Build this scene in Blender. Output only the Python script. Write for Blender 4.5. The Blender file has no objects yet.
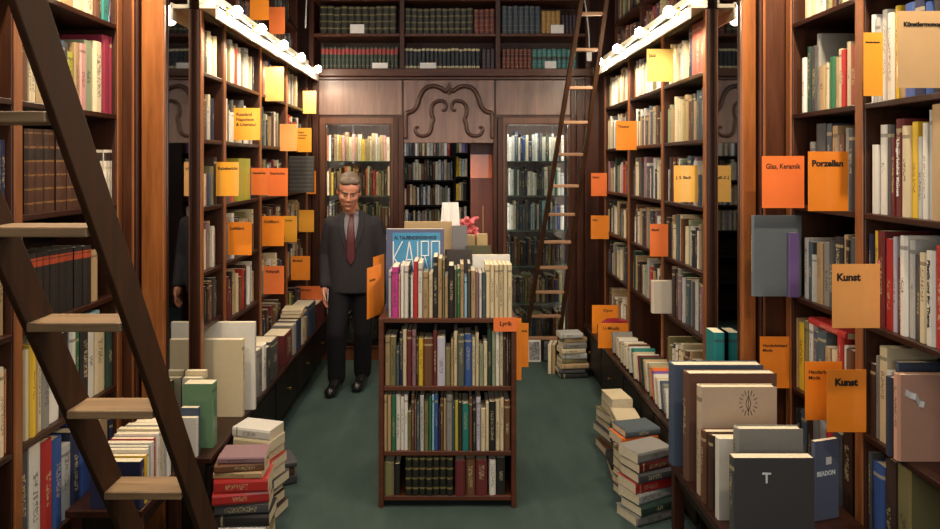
import bpy, bmesh, math, random
from mathutils import Vector, Matrix, Euler
from mathutils.bvhtree import BVHTree

PI = math.pi
SC = bpy.context.scene
COL = SC.collection

# ------------------------------------------------------------------ camera, world, light, exposure
F = 700.0            # focal length in pixels of the 940 px wide frame
VX, VY, EYE = 453.0, 165.0, 1.75
cam_d = bpy.data.cameras.new('camera')
cam = bpy.data.objects.new('camera', cam_d)
COL.objects.link(cam)
cam.location = (0, 0, EYE)
cam.rotation_euler = (PI / 2, 0, 0)
cam_d.sensor_width = 36.0
cam_d.lens = 36.0 * F / 940.0
cam_d.shift_x = (470 - VX) / 940.0
cam_d.shift_y = -(264.5 - VY) / 940.0
cam_d.clip_start = 0.02
SC.camera = cam

w = bpy.data.worlds.new('world')
SC.world = w
w.use_nodes = True
w.node_tree.nodes['Background'].inputs[0].default_value = (0.6, 0.7, 0.8, 1)
w.node_tree.nodes['Background'].inputs[1].default_value = 0.02

SC.view_settings.view_transform = 'Standard'
SC.view_settings.look = 'None'
SC.view_settings.gamma = 1.0
SC.view_settings.exposure = 0.0
SC.view_settings.use_curve_mapping = False
SC.cycles.max_bounces = 8
SC.cycles.caustics_reflective = False
SC.cycles.caustics_refractive = False
SC.cycles.sample_clamp_indirect = 4.0


def area(name, loc, size, energy, color, rot=(0, 0, 0), sy=None):
    d = bpy.data.lights.new(name, 'AREA')
    d.energy = energy
    d.color = color
    d.size = size
    if sy:
        d.shape = 'RECTANGLE'
        d.size_y = sy
    o = bpy.data.objects.new(name, d)
    o.location = loc
    o.rotation_euler = rot
    COL.objects.link(o)
    return o


# ceiling lights of the two rooms (soft, cool) and the room through the doorway
area('ceiling_light', (0.0, 3.0, 4.25), 1.0, 32, (0.95, 0.97, 1.0), sy=2.4)
area('ceiling_light', (0.0, 0.2, 4.25), 1.4, 20, (1.0, 0.93, 0.84), sy=1.2)
# frontal fill added behind the camera, as daylight from an assumed unseen window
area('front_fill_light', (0.15, -1.38, 2.05), 1.7, 38, (1.0, 0.97, 0.93), (PI / 2, 0, 0), sy=1.5)
area('ceiling_light', (0.0, 7.2, 2.85), 0.9, 22, (0.92, 0.96, 1.0), sy=0.9)
LAMP_W = 15.0        # watts of one lamp over the aisle bookcases
LAMP_NEAR_W = 72.0   # watts of one lamp over the near bookcases
LAMP_COL = (1.0, 0.80, 0.56)

# ------------------------------------------------------------------ helpers


def lin(c):
    return tuple(((v / 255.0) / 12.92 if v / 255.0 <= 0.04045 else ((v / 255.0 + 0.055) / 1.055) ** 2.4) for v in c)


def P(px, py, y):
    """pixel of the photograph at depth y -> point"""
    return Vector(((px - VX) / F * y, y, EYE - (py - VY) / F * y))


class NT:
    def __init__(self, name):
        self.m = bpy.data.materials.new(name)
        self.m.use_nodes = True
        self.t = self.m.node_tree
        self.n = self.t.nodes
        self.b = self.n['Principled BSDF']

    def new(self, kind, **kw):
        x = self.n.new(kind)
        for k, v in kw.items():
            setattr(x, k, v)
        return x

    def link(self, a, b):
        self.t.links.new(a, b)

    def math(self, op, a, b=None, c=None):
        x = self.new('ShaderNodeMath', operation=op)
        for i, v in enumerate((a, b, c)):
            if v is None:
                continue
            if isinstance(v, (int, float)):
                x.inputs[i].default_value = v
            else:
                self.link(v, x.inputs[i])
        return x.outputs[0]

    def mix(self, fac, a, b, mode='MIX'):
        x = self.new('ShaderNodeMix', data_type='RGBA', blend_type=mode)
        for i, v in ((0, fac), (6, a), (7, b)):
            if isinstance(v, (int, float)):
                x.inputs[i].default_value = v
            elif isinstance(v, tuple):
                x.inputs[i].default_value = (*v[:3], 1)
            else:
                self.link(v, x.inputs[i])
        return x.outputs[2]

    def coord(self, which='Object', scale=(1, 1, 1)):
        tc = self.new('ShaderNodeTexCoord')
        mp = self.new('ShaderNodeMapping')
        mp.inputs['Scale'].default_value = scale
        self.link(tc.outputs[which], mp.inputs[0])
        return mp.outputs[0]

    def noise(self, vec, scale, detail=4, rough=0.55):
        x = self.new('ShaderNodeTexNoise')
        x.inputs['Scale'].default_value = scale
        x.inputs['Detail'].default_value = detail
        x.inputs['Roughness'].default_value = rough
        if vec is not None:
            self.link(vec, x.inputs['Vector'])
        return x.outputs[0]

    def ramp(self, fac, stops):
        x = self.new('ShaderNodeValToRGB')
        cr = x.color_ramp
        while len(cr.elements) < len(stops):
            cr.elements.new(0.5)
        for e, (p, c) in zip(cr.elements, stops):
            e.position = p
            e.color = (*c[:3], 1)
        self.link(fac, x.inputs[0])
        return x.outputs[0]

    def bump(self, h, strength=0.2, dist=0.005):
        x = self.new('ShaderNodeBump')
        x.inputs['Strength'].default_value = strength
        x.inputs['Distance'].default_value = dist
        self.link(h, x.inputs['Height'])
        self.link(x.outputs[0], self.b.inputs['Normal'])


def plain(name, rgb, rough=0.6, metal=0.0, coat=0.0, var=0.12, scale=30, spec=0.5):
    t = NT(name)
    c = lin(rgb)
    n = t.noise(t.coord(), scale, 3)
    col = t.ramp(n, [(0.3, tuple(v * (1 - var) for v in c)), (0.7, tuple(min(1, v * (1 + var)) for v in c))])
    t.link(col, t.b.inputs['Base Color'])
    t.b.inputs['Roughness'].default_value = rough
    t.b.inputs['Metallic'].default_value = metal
    t.b.inputs['Coat Weight'].default_value = coat
    t.b.inputs['Coat Roughness'].default_value = 0.08
    t.b.inputs['Specular IOR Level'].default_value = spec
    return t.m


def wood(name, dark, light, axis='z', rough=0.38, fine=1.0, spec=0.5):
    t = NT(name)
    s = {'z': (22, 22, 1.6), 'y': (22, 1.6, 22), 'x': (1.6, 22, 22)}[axis]
    v = t.coord('Object', s)
    a = t.noise(v, 1.0 * fine, 6, 0.65)
    b = t.noise(t.coord('Object', tuple(k * 3.5 for k in s)), 1.4 * fine, 3, 0.6)
    f = t.math('ADD', t.math('MULTIPLY', a, 0.75), t.math('MULTIPLY', b, 0.25))
    col = t.ramp(f, [(0.30, lin(dark)), (0.50, tuple((x + y) / 2 for x, y in zip(lin(dark), lin(light)))), (0.72, lin(light))])
    t.link(col, t.b.inputs['Base Color'])
    t.link(t.math('MULTIPLY_ADD', a, 0.25, rough - 0.12), t.b.inputs['Roughness'])
    t.b.inputs['Specular IOR Level'].default_value = spec
    t.bump(f, 0.12, 0.002)
    return t.m


def emit(name, rgb, strength):
    t = NT(name)
    t.b.inputs['Base Color'].default_value = (*rgb, 1)
    t.b.inputs['Emission Color'].default_value = (*rgb, 1)
    t.b.inputs['Emission Strength'].default_value = strength
    return t.m


def cover_mat(name, rough, coat):
    """book cover: colour from the object, smudged title marks on the spine, light wear"""
    t = NT(name)
    base = t.new('ShaderNodeAttribute', attribute_name='bookcol').outputs['Color']
    rnd = t.new('ShaderNodeAttribute', attribute_name='bookrnd').outputs['Fac']
    uv = t.new('ShaderNodeUVMap', uv_map='spine')
    sep = t.new('ShaderNodeSeparateXYZ')
    t.link(uv.outputs[0], sep.inputs[0])
    u, v = sep.outputs[0], sep.outputs[1]
    # title marks along the spine
    comb = t.new('ShaderNodeCombineXYZ')
    t.link(t.math('MULTIPLY', u, 3.0), comb.inputs[0])
    t.link(t.math('MULTIPLY', v, 26.0), comb.inputs[1])
    t.link(t.math('MULTIPLY', rnd, 57.0), comb.inputs[2])
    ns = t.noise(comb.outputs[0], 1.6, 2, 0.6)
    marks = t.math('GREATER_THAN', ns, 0.52)
    du = t.math('ABSOLUTE', t.math('SUBTRACT', u, 0.5))
    inu = t.math('LESS_THAN', du, 0.22)
    lo = t.math('MULTIPLY_ADD', rnd, 0.3, 0.18)
    hi = t.math('MULTIPLY_ADD', t.math('FRACT', t.math('MULTIPLY', rnd, 7.3)), 0.35, 0.55)
    inv = t.math('MULTIPLY', t.math('GREATER_THAN', v, lo), t.math('LESS_THAN', v, hi))
    has = t.math('GREATER_THAN', t.math('FRACT', t.math('MULTIPLY', rnd, 13.7)), 0.25)
    m = t.math('MULTIPLY', t.math('MULTIPLY', marks, inu), t.math('MULTIPLY', inv, has))
    bw = t.new('ShaderNodeRGBToBW')
    t.link(base, bw.inputs[0])
    islight = t.math('GREATER_THAN', bw.outputs[0], 0.16)
    ink = t.mix(islight, (0.52, 0.43, 0.24), (0.05, 0.035, 0.03))
    # publisher's mark near the foot / a band near the head on some
    band = t.math('MULTIPLY', t.math('GREATER_THAN', v, 0.86), t.math('LESS_THAN', v, 0.90))
    hasb = t.math('GREATER_THAN', t.math('FRACT', t.math('MULTIPLY', rnd, 31.9)), 0.62)
    m2 = t.math('MULTIPLY', band, hasb)
    n = t.noise(t.coord('Object', (1, 1, 1)), 38, 4)
    worn = t.mix(t.math('MULTIPLY', n, 0.30), base, t.mix(0.5, base, (0.10, 0.075, 0.05)))
    mm = t.math('MAXIMUM', t.math('MULTIPLY', m, 0.7), t.math('MULTIPLY', m2, 0.6))
    col = t.mix(mm, worn, ink)
    t.link(col, t.b.inputs['Base Color'])
    t.b.inputs['Roughness'].default_value = rough
    t.b.inputs['Coat Weight'].default_value = coat
    t.b.inputs['Coat Roughness'].default_value = 0.15
    t.bump(t.noise(t.coord('Object'), 500, 2), 0.08, 0.001)
    return t.m


def gilt_mat(name, base, gold, label=None, lab=(0.72, 0.86), bands=6, wide=0.10, phase=0.35):
    """old bound volume: raised bands with gilding across the spine, optionally a title label"""
    t = NT(name)
    uv = t.new('ShaderNodeUVMap', uv_map='spine')
    sep = t.new('ShaderNodeSeparateXYZ')
    t.link(uv.outputs[0], sep.inputs[0])
    v = sep.outputs[1]
    fr = t.math('FRACT', t.math('MULTIPLY_ADD', v, bands, phase))
    g = t.math('MULTIPLY', t.math('LESS_THAN', fr, wide * 2), t.math('GREATER_THAN', v, 0.0))
    n = t.noise(t.coord(), 90, 3)
    g = t.math('MULTIPLY', g, t.math('GREATER_THAN', n, 0.42))
    b = t.ramp(t.noise(t.coord(), 25, 4), [(0.3, tuple(x * 0.7 for x in lin(base))), (0.75, tuple(x * 1.25 for x in lin(base)))])
    c = b
    if label:
        inl = t.math('MULTIPLY', t.math('GREATER_THAN', v, lab[0]), t.math('LESS_THAN', v, lab[1]))
        c = t.mix(inl, c, lin(label))
    c = t.mix(g, c, lin(gold))
    t.link(c, t.b.inputs['Base Color'])
    t.b.inputs['Roughness'].default_value = 0.5
    return t.m


M = {}
M['mahogany_v'] = wood('mahogany_upright', (34, 17, 11), (76, 38, 22), 'z', spec=0.35)
M['mahogany_y'] = wood('mahogany_shelf', (28, 14, 9), (60, 29, 17), 'y', spec=0.35)
M['mahogany_x'] = wood('mahogany_rail', (50, 26, 16), (96, 52, 32), 'x', spec=0.35)
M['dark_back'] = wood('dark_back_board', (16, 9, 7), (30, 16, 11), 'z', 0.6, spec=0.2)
M['dark_drawer'] = wood('dark_drawer_wood', (18, 13, 11), (34, 22, 16), 'y', 0.5, spec=0.25)
M['oak_v'] = wood('warm_pilaster_wood', (106, 58, 26), (168, 102, 50), 'z', 0.34)
M['edge_v'] = wood('shelf_end_wood', (40, 21, 12), (80, 43, 23), 'z', 0.4)
M['pilaster'] = wood('brown_pilaster_wood', (50, 26, 15), (92, 50, 28), 'z', 0.36)
M['lit_edge'] = wood('lit_shelf_edge_wood', (104, 60, 32), (164, 102, 58), 'z', 0.36)  # lamp light on the upright fronts is put into this lighter tone
M['panel'] = wood('wall_panel_wood', (92, 68, 62), (140, 112, 103), 'z', 0.36)
M['frame'] = wood('cabinet_frame_wood', (62, 34, 20), (112, 66, 38), 'z', 0.36)
M['carve'] = wood('carving_wood', (46, 24, 16), (76, 42, 28), 'x', 0.4)
M['trolley'] = wood('trolley_wood', (66, 34, 20), (106, 58, 34), 'x', 0.45)
M['ladder'] = wood('ladder_wood', (36, 20, 9), (68, 40, 19), 'z', 0.62, spec=0.22)
M['tread'] = wood('ladder_tread_wood', (96, 74, 50), (168, 136, 98), 'x', 0.5)
M['tread_far'] = wood('rung_wood', (120, 84, 58), (166, 126, 92), 'x', 0.5)
M['rail_white'] = plain('cream_rail_paint', (236, 222, 196), 0.5)
M['paper'] = plain('page_edges', (216, 203, 174), 0.85, scale=140, var=0.16)
M['plaster'] = plain('ceiling_plaster', (120, 110, 98), 0.9)
M['wallpaint'] = plain('dark_wall_paint', (62, 44, 34), 0.85)
M['brass'] = plain('aged_brass', (150, 116, 60), 0.35, metal=0.9)
M['steel'] = plain('brushed_steel', (150, 150, 150), 0.3, metal=1.0)
M['cable'] = plain('white_cable', (200, 200, 195), 0.5)
M['card_white'] = plain('white_card', (226, 224, 220), 0.6, var=0.04)
M['ink'] = plain('black_ink', (26, 20, 18), 0.7, var=0.02)
M['ink_white'] = plain('white_ink', (232, 238, 240), 0.6, var=0.02)
M['cloth'] = cover_mat('cloth_cover', 0.72, 0.0)
M['gloss'] = cover_mat('paperback_cover', 0.42, 0.25)
M['bulb'] = emit('lamp_bulb', (1.0, 0.86, 0.66), 150)
M['tube'] = emit('cabinet_strip', (1.0, 0.95, 0.85), 14)


def sign_mat(name, rgb):
    return plain(name, rgb, 0.35, coat=0.5, var=0.05, scale=8)


M['orange'] = sign_mat('orange_card', (250, 146, 42))
M['orange_red'] = sign_mat('red_orange_card', (244, 126, 62))
M['orange_pale'] = sign_mat('pale_orange_card', (246, 174, 98))
M['orange_yellow'] = sign_mat('yellow_orange_card', (246, 172, 56))
M['yellow_card'] = sign_mat('yellow_card', (242, 208, 112))
M['peach'] = sign_mat('peach_card', (250, 206, 150))
M['tan_card'] = sign_mat('tan_card', (240, 184, 88))


def carpet():
    t = NT('green_carpet')
    a = t.noise(t.coord('Object', (1, 1, 1)), 260, 3, 0.7)
    b = t.noise(t.coord('Object', (1.2, 0.35, 1)), 5, 5, 0.6)
    f = t.math('ADD', t.math('MULTIPLY', a, 0.5), t.math('MULTIPLY', b, 0.5))
    c = t.ramp(f, [(0.3, lin((50, 64, 60))), (0.55, lin((66, 82, 77))), (0.75, lin((84, 101, 95)))])
    t.link(c, t.b.inputs['Base Color'])
    t.b.inputs['Roughness'].default_value = 0.95
    t.b.inputs['Specular IOR Level'].default_value = 0.15
    t.bump(a, 0.4, 0.004)
    return t.m


M['carpet'] = carpet()


def mirror_mat():
    t = NT('old_mirror')
    t.b.inputs['Base Color'].default_value = (0.36, 0.37, 0.38, 1)
    t.b.inputs['Metallic'].default_value = 1
    t.b.inputs['Roughness'].default_value = 0.03
    return t.m


M['mirror'] = mirror_mat()


def glass_mat():
    t = NT('cabinet_glass')
    out = t.n['Material Output']
    tr = t.new('ShaderNodeBsdfTransparent')
    tr.inputs[0].default_value = (0.94, 0.97, 0.96, 1)
    gl = t.new('ShaderNodeBsdfGlossy')
    gl.inputs['Roughness'].default_value = 0.03
    fr = t.new('ShaderNodeFresnel')
    fr.inputs[0].default_value = 1.6
    mx = t.new('ShaderNodeMixShader')
    t.link(fr.outputs[0], mx.inputs[0])
    t.link(tr.outputs[0], mx.inputs[1])
    t.link(gl.outputs[0], mx.inputs[2])
    t.link(mx.outputs[0], out.inputs[0])
    return t.m


M['glass'] = glass_mat()


def glass_shelf():
    t = NT('glass_shelf_plate')
    out = t.n['Material Output']
    tr = t.new('ShaderNodeBsdfTransparent')
    tr.inputs[0].default_value = (0.88, 0.95, 0.92, 1)
    gl = t.new('ShaderNodeBsdfPrincipled')
    gl.inputs['Base Color'].default_value = (0.42, 0.58, 0.52, 1)
    gl.inputs['Roughness'].default_value = 0.15
    mx = t.new('ShaderNodeMixShader')
    mx.inputs[0].default_value = 0.22
    t.link(tr.outputs[0], mx.inputs[1])
    t.link(gl.outputs[0], mx.inputs[2])
    t.link(mx.outputs[0], out.inputs[0])
    return t.m


M['glass_shelf'] = glass_shelf()


class MB:
    """collects shapes, builds them as ONE mesh object"""

    def __init__(self):
        self.v, self.f, self.mi, self.uv = [], [], [], {}

    def box(self, x0, x1, y0, y1, z0, z1, mi=0, mat=None):
        x0, x1 = min(x0, x1), max(x0, x1)
        y0, y1 = min(y0, y1), max(y0, y1)
        z0, z1 = min(z0, z1), max(z0, z1)
        b = len(self.v)
        pts = [(x0, y0, z0), (x1, y0, z0), (x1, y1, z0), (x0, y1, z0), (x0, y0, z1), (x1, y0, z1), (x1, y1, z1), (x0, y1, z1)]
        if mat is not None:
            pts = [tuple(mat @ Vector(p)) for p in pts]
        self.v += pts
        for q in ((0, 3, 2, 1), (4, 5, 6, 7), (0, 1, 5, 4), (1, 2, 6, 5), (2, 3, 7, 6), (3, 0, 4, 7)):
            self.f.append(tuple(b + i for i in q))
            self.mi.append(mi)
        return self

    def prism(self, prof, axis, a, b_, mi=0):
        """closed profile (list of 2-D points) pushed along an axis from a to b_"""
        n = len(prof)
        base = len(self.v)
        for t in (a, b_):
            for (p, q) in prof:
                self.v.append({'x': (t, p, q), 'y': (p, t, q), 'z': (p, q, t)}[axis])
        self.f.append(tuple(base + i for i in range(n))[::-1])
        self.f.append(tuple(base + n + i for i in range(n)))
        for i in range(n):
            j = (i + 1) % n
            self.f.append((base + i, base + j, base + n + j, base + n + i))
        self.mi += [mi] * (n + 2)
        return self

    def tube(self, pts, r, seg=8, mi=0, flat=None):
        pts = [Vector(p) for p in pts]
        n = len(pts)
        base = len(self.v)
        rr = r if isinstance(r, (list, tuple)) else [r] * n
        prev = None
        for i, p in enumerate(pts):
            d = (pts[min(i + 1, n - 1)] - pts[max(i - 1, 0)]).normalized()
            if prev is None:
                up = Vector((0, 0, 1)) if abs(d.z) < 0.9 else Vector((1, 0, 0))
                a = d.cross(up).normalized()
            else:
                a = (prev - d * prev.dot(d)).normalized()
            prev = a
            b = d.cross(a).normalized()
            for k in range(seg):
                t = 2 * PI * k / seg
                q = a * math.cos(t) * rr[i] + b * math.sin(t) * rr[i]
                self.v.append(tuple(p + q))
        for i in range(n - 1):
            for k in range(seg):
                k2 = (k + 1) % seg
                self.f.append((base + i * seg + k, base + i * seg + k2, base + (i + 1) * seg + k2, base + (i + 1) * seg + k))
                self.mi.append(mi)
        self.f.append(tuple(base + k for k in range(seg))[::-1])
        self.f.append(tuple(base + (n - 1) * seg + k for k in range(seg)))
        self.mi += [mi, mi]
        return self

    def lathe(self, prof, c, seg=16, mi=0):
        """(radius, z) profile turned round the vertical through c"""
        base = len(self.v)
        n = len(prof)
        for (r, z) in prof:
            for k in range(seg):
                t = 2 * PI * k / seg
                self.v.append((c[0] + r * math.cos(t), c[1] + r * math.sin(t), c[2] + z))
        for i in range(n - 1):
            for k in range(seg):
                k2 = (k + 1) % seg
                self.f.append((base + i * seg + k, base + i * seg + k2, base + (i + 1) * seg + k2, base + (i + 1) * seg + k))
                self.mi.append(mi)
        self.f.append(tuple(base + k for k in range(seg))[::-1])
        self.f.append(tuple(base + (n - 1) * seg + k for k in range(seg)))
        self.mi += [mi, mi]
        return self

    def build(self, name, mats, parent=None, bevel=0.0, smooth=False, loc=None):
        me = bpy.data.meshes.new(name)
        me.from_pydata(self.v, [], self.f)
        for m in (mats if isinstance(mats, (list, tuple)) else [mats]):
            me.materials.append(m)
        me.polygons.foreach_set('material_index', self.mi)
        if smooth:
            me.polygons.foreach_set('use_smooth', [True] * len(self.f))
        me.validate()
        o = bpy.data.objects.new(name, me)
        COL.objects.link(o)
        if parent is not None:
            o.parent = parent
        if loc is not None:
            o.location = loc
        if bevel:
            b = o.modifiers.new('bevel', 'BEVEL')
            b.width = bevel
            b.segments = 2
            b.limit_method = 'ANGLE'
        return o


def tag(o, label=None, cat=None, group=None, kind=None):
    for k, v in (('label', label), ('category', cat), ('group', group), ('kind', kind)):
        if v:
            o[k] = v
    return o


def thing(name, label, cat, loc=(0, 0, 0), group=None, rot=(0, 0, 0)):
    o = bpy.data.objects.new(name, None)
    o.location = loc
    o.rotation_euler = rot
    o.empty_display_size = 0.1
    COL.objects.link(o)
    return tag(o, label, cat, group)


def struct(name, mb, mat, bevel=0.0):
    return tag(mb.build(name, mat, None, bevel), kind='structure')


def bx(*a):
    return MB().box(*a)


def text_mesh(body, size, bold=0.0, align='LEFT', depth=0.0004, spacing=1.0):
    c = bpy.data.curves.new('lettering', 'FONT')
    c.body = body
    c.size = size
    c.offset = bold
    c.extrude = depth
    c.align_x = align
    c.resolution_u = 3
    c.space_character = spacing
    o = bpy.data.objects.new('lettering', c)
    COL.objects.link(o)
    dg = bpy.context.evaluated_depsgraph_get()
    me = bpy.data.meshes.new_from_object(o.evaluated_get(dg))
    bpy.data.objects.remove(o)
    bpy.data.curves.remove(c)
    return me


def lettering(parent, body, size, loc, rot=(PI / 2, 0, 0), mat=None, bold=0.0, align='LEFT', name='lettering', width=None, spacing=1.0):
    """raised ink letters; width squeezes the line to that length"""
    me = text_mesh(body, size, bold, align, spacing=spacing)
    if width and me.vertices:
        xs = [v.co.x for v in me.vertices]
        k = width / max(1e-6, max(xs) - min(xs))
        for v in me.vertices:
            v.co.x *= k
    me.materials.clear()
    me.materials.append(mat or M['ink'])
    o = bpy.data.objects.new(name, me)
    COL.objects.link(o)
    o.parent = parent
    o.location = loc
    o.rotation_euler = rot
    return o


# ------------------------------------------------------------------ books
PAL = {
    'cream': (216, 200, 164), 'white': (226, 222, 212), 'tan': (176, 148, 108), 'brown': (104, 66, 42),
    'dark brown': (58, 36, 28), 'black': (28, 26, 28), 'grey': (138, 136, 130), 'dark grey': (70, 70, 72),
    'pale grey': (186, 186, 182), 'navy': (30, 38, 72), 'blue': (46, 82, 150), 'light blue': (150, 194, 214),
    'teal': (30, 128, 120), 'green': (38, 110, 72), 'dark green': (28, 58, 46), 'olive': (122, 116, 76),
    'yellow': (226, 186, 48), 'orange': (226, 110, 36), 'red': (182, 40, 38), 'dark red': (104, 30, 34),
    'crimson': (138, 28, 58), 'pink': (214, 158, 150), 'magenta': (206, 62, 150), 'purple': (116, 82, 160),
    'mauve': (138, 104, 112), 'lavender': (192, 188, 204), 'sage': (150, 160, 130), 'yellow green': (178, 176, 66),
    'blue grey': (66, 82, 106), 'slate': (70, 84, 92),
}
MIXED = ['cream'] * 5 + ['white'] * 4 + ['tan'] * 5 + ['brown'] * 3 + ['grey'] * 3 + ['pale grey'] * 2 + ['dark grey'] * 2 + ['black'] * 2 + \
    ['olive', 'dark green', 'navy', 'dark red', 'red', 'blue grey', 'sage', 'mauve', 'slate', 'dark brown', 'dark brown']
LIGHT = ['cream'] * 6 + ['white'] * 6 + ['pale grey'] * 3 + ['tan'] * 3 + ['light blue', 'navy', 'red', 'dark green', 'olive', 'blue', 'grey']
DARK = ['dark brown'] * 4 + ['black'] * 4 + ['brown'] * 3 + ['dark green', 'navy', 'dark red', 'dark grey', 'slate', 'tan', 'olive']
COOL = ['white'] * 5 + ['pale grey'] * 3 + ['light blue'] * 2 + ['blue', 'navy', 'navy', 'dark green', 'slate', 'blue grey', 'teal', 'cream', 'black', 'dark grey']
WARM = ['cream'] * 4 + ['tan'] * 5 + ['orange'] * 2 + ['brown'] * 4 + ['yellow', 'white', 'red', 'dark brown', 'olive', 'pink']
ORD = ['first', 'second', 'third', 'fourth', 'fifth', 'sixth', 'seventh', 'eighth', 'ninth', 'tenth', 'eleventh', 'twelfth', 'thirteenth',
       'fourteenth', 'fifteenth', 'sixteenth', 'seventeenth', 'eighteenth', 'nineteenth', 'twentieth'] + \
      ['twenty-' + k for k in ('first', 'second', 'third', 'fourth', 'fifth', 'sixth', 'seventh', 'eighth', 'ninth')] + \
      ['thirtieth'] + ['thirty-' + k for k in ('first', 'second', 'third', 'fourth', 'fifth', 'sixth', 'seventh', 'eighth', 'ninth')] + ['fortieth']
rng = random.Random(11)
BOOKS = []


def spine_uv(me, faces_uv):
    lay = me.uv_layers.new(name='spine')
    for p in me.polygons:
        for li in p.loop_indices:
            k = faces_uv.get(p.index)
            if k is None:
                lay.data[li].uv = (-1, -1)
            else:
                lay.data[li].uv = k[me.loops[li].vertex_index]


def book_mesh(wd, h, d, mat, detailed, flat_spine):
    """local frame: spine faces -Y, thickness along X, height Z; origin at the foot of the spine"""
    b = 0.0 if flat_spine else min(0.006, wd * 0.22)
    t = 0.0028 if not flat_spine else 0.0012
    t = min(t, wd * 0.25)
    if detailed:
        prof = [(-wd / 2, d), (-wd / 2, 0.004), (-wd * 0.3, -b * 0.8), (0, -b), (wd * 0.3, -b * 0.8), (wd / 2, 0.004), (wd / 2, d),
                (wd / 2 - t, d), (wd / 2 - t, t + 0.003), (-wd / 2 + t, t + 0.003), (-wd / 2 + t, d)]
    else:
        prof = [(-wd / 2, d), (-wd / 2, 0.004), (-wd * 0.3, -b * 0.8), (0, -b), (wd * 0.3, -b * 0.8), (wd / 2, 0.004), (wd / 2, d)]
    mb = MB().prism(prof, 'z', 0, h)
    me = bpy.data.meshes.new('book')
    me.from_pydata(mb.v, [], mb.f)
    me.materials.append(mat)
    n = len(prof)
    if not detailed:
        me.materials.append(M['paper'])
        me.polygons[1].material_index = 1
        me.polygons[0].material_index = 1
        me.polygons[2 + n - 1].material_index = 1
    uvs = {}
    for fi in range(1, 5):            # the four strips of the spine
        poly = me.polygons[2 + fi]
        uvs[poly.index] = {vi: ((me.vertices[vi].co.x / wd + 0.5), me.vertices[vi].co.z / h) for vi in poly.vertices}
    spine_uv(me, uvs)
    return me, t


def book(name, label, group, mw, wd, h, d, colour, style='cloth', detailed=False, mat=None, cat='book', flat=None):
    flat = (style == 'gloss') if flat is None else flat
    me, t = book_mesh(wd, h, d, mat or M[style], detailed, flat)
    o = bpy.data.objects.new(name, me)
    me.name = name
    COL.objects.link(o)
    o.matrix_basis = mw
    c = PAL[colour] if isinstance(colour, str) else colour
    j = rng.uniform(0.88, 1.1)
    cc = (*[min(1.0, v * j) for v in lin(c)], 1)
    ca_ = me.attributes.new('bookcol', 'FLOAT_COLOR', 'POINT')
    ca_.data.foreach_set('color', cc * len(me.vertices))
    ra_ = me.attributes.new('bookrnd', 'FLOAT', 'POINT')
    ra_.data.foreach_set('value', [rng.random()] * len(me.vertices))
    BOOKS.append(o)
    tag(o, label, cat, group)
    if detailed:
        pb = MB().box(-wd / 2 + t, wd / 2 - t, t + 0.003, d - 0.004, 0.002 if not flat else 0.0, h - (0.004 if not flat else 0.0005))
        p = pb.build('page_block', M['paper'], o)
    return o


def kindname(style, h):
    if h > 0.33:
        return 'art_book', 'tall art book'
    return ('hardcover_book', 'hardcover') if style == 'cloth' else ('paperback_book', 'paperback')


def frame_of(plane, coord, s, z, lean=0.0):
    """plane L / R: side shelf whose spines stand at x = coord, s = y along it; F: spines at y = coord, s = x"""
    z += 0.0007
    if plane == 'L':
        m = Matrix.Translation((coord, s, z)) @ Matrix.Rotation(PI / 2, 4, 'Z')
    elif plane == 'R':
        m = Matrix.Translation((coord, s, z)) @ Matrix.Rotation(-PI / 2, 4, 'Z')
    else:
        m = Matrix.Translation((s, coord, z))
    return m @ Matrix.Rotation(lean, 4, 'Y')


def s_of_px(plane, coord, px):
    return coord * F / (px - VX) if plane in 'LR' else (px - VX) / F * coord


def row_px(plane, coord, z, items, where, group, depth=0.19, detailed=True, setback=0.012, kind=None):
    """books whose spine edges are read off the photograph; where = the shelf phrase of the label"""
    out = []
    bays = []
    if abs(coord - XN) < 1e-6:
        bays = [(a + 0.0275, b - 0.0275) for a, b in zip(NR, NR[1:])]
    elif abs(coord + XN) < 1e-6:
        bays = [(a + 0.025, b - 0.025) for a, b in zip(NL, NL[1:])]
    elif plane == 'F' and abs(coord - 3.57) < 1e-6 and z < 0.9:
        bays = [(xp(378.5, 3.57) + 0.026, xp(516.5, 3.57) - 0.026)]
    for i, it in enumerate(items):
        p0, p1, pt, colour = it[:4]
        style = it[4] if len(it) > 4 and it[4] else ('gloss' if rng.random() < 0.4 else 'cloth')
        extra = it[5] if len(it) > 5 else None
        a, b = s_of_px(plane, coord, p0), s_of_px(plane, coord, p1)
        for lo_, hi_ in bays:                 # keeps a book inside its bay
            if lo_ - 0.03 < (a + b) / 2 < hi_ + 0.03:
                a, b = (min(max(v, lo_ + 0.001), hi_ - 0.001) for v in (a, b))
        s, wd = (a + b) / 2, abs(b - a)
        y = s if plane in 'LR' else coord
        h = EYE - (pt - VY) / F * y - z
        h = max(0.09, h)
        if abs(abs(coord) - XN) < 1e-6:      # stays under the next shelf
            h = min(h, min([q for q in ZN + [2.8] if q > z + 0.05]) - TH - z - 0.012)
        if plane == 'F' and z < 0.9:
            h = min(h, 0.285)
        d = min(depth, max(0.11, h * 0.72)) * rng.uniform(0.92, 1.0)
        nm, noun = kindname(style, h)
        mat = None
        if extra:
            mat, nm, noun = extra
        back = setback + rng.uniform(0, 0.012)
        co = coord - back if plane == 'L' else coord + back
        cn = '' if not isinstance(colour, str) or noun.startswith(colour) else colour + ' '
        lab = f"{cn}{noun}, {ORD[i]} from left {where}"
        out.append(book(nm, lab, group, frame_of(plane, co, s, z), max(0.005, wd - 0.0012), h, d, colour, style, detailed, mat))
    return out


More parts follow.
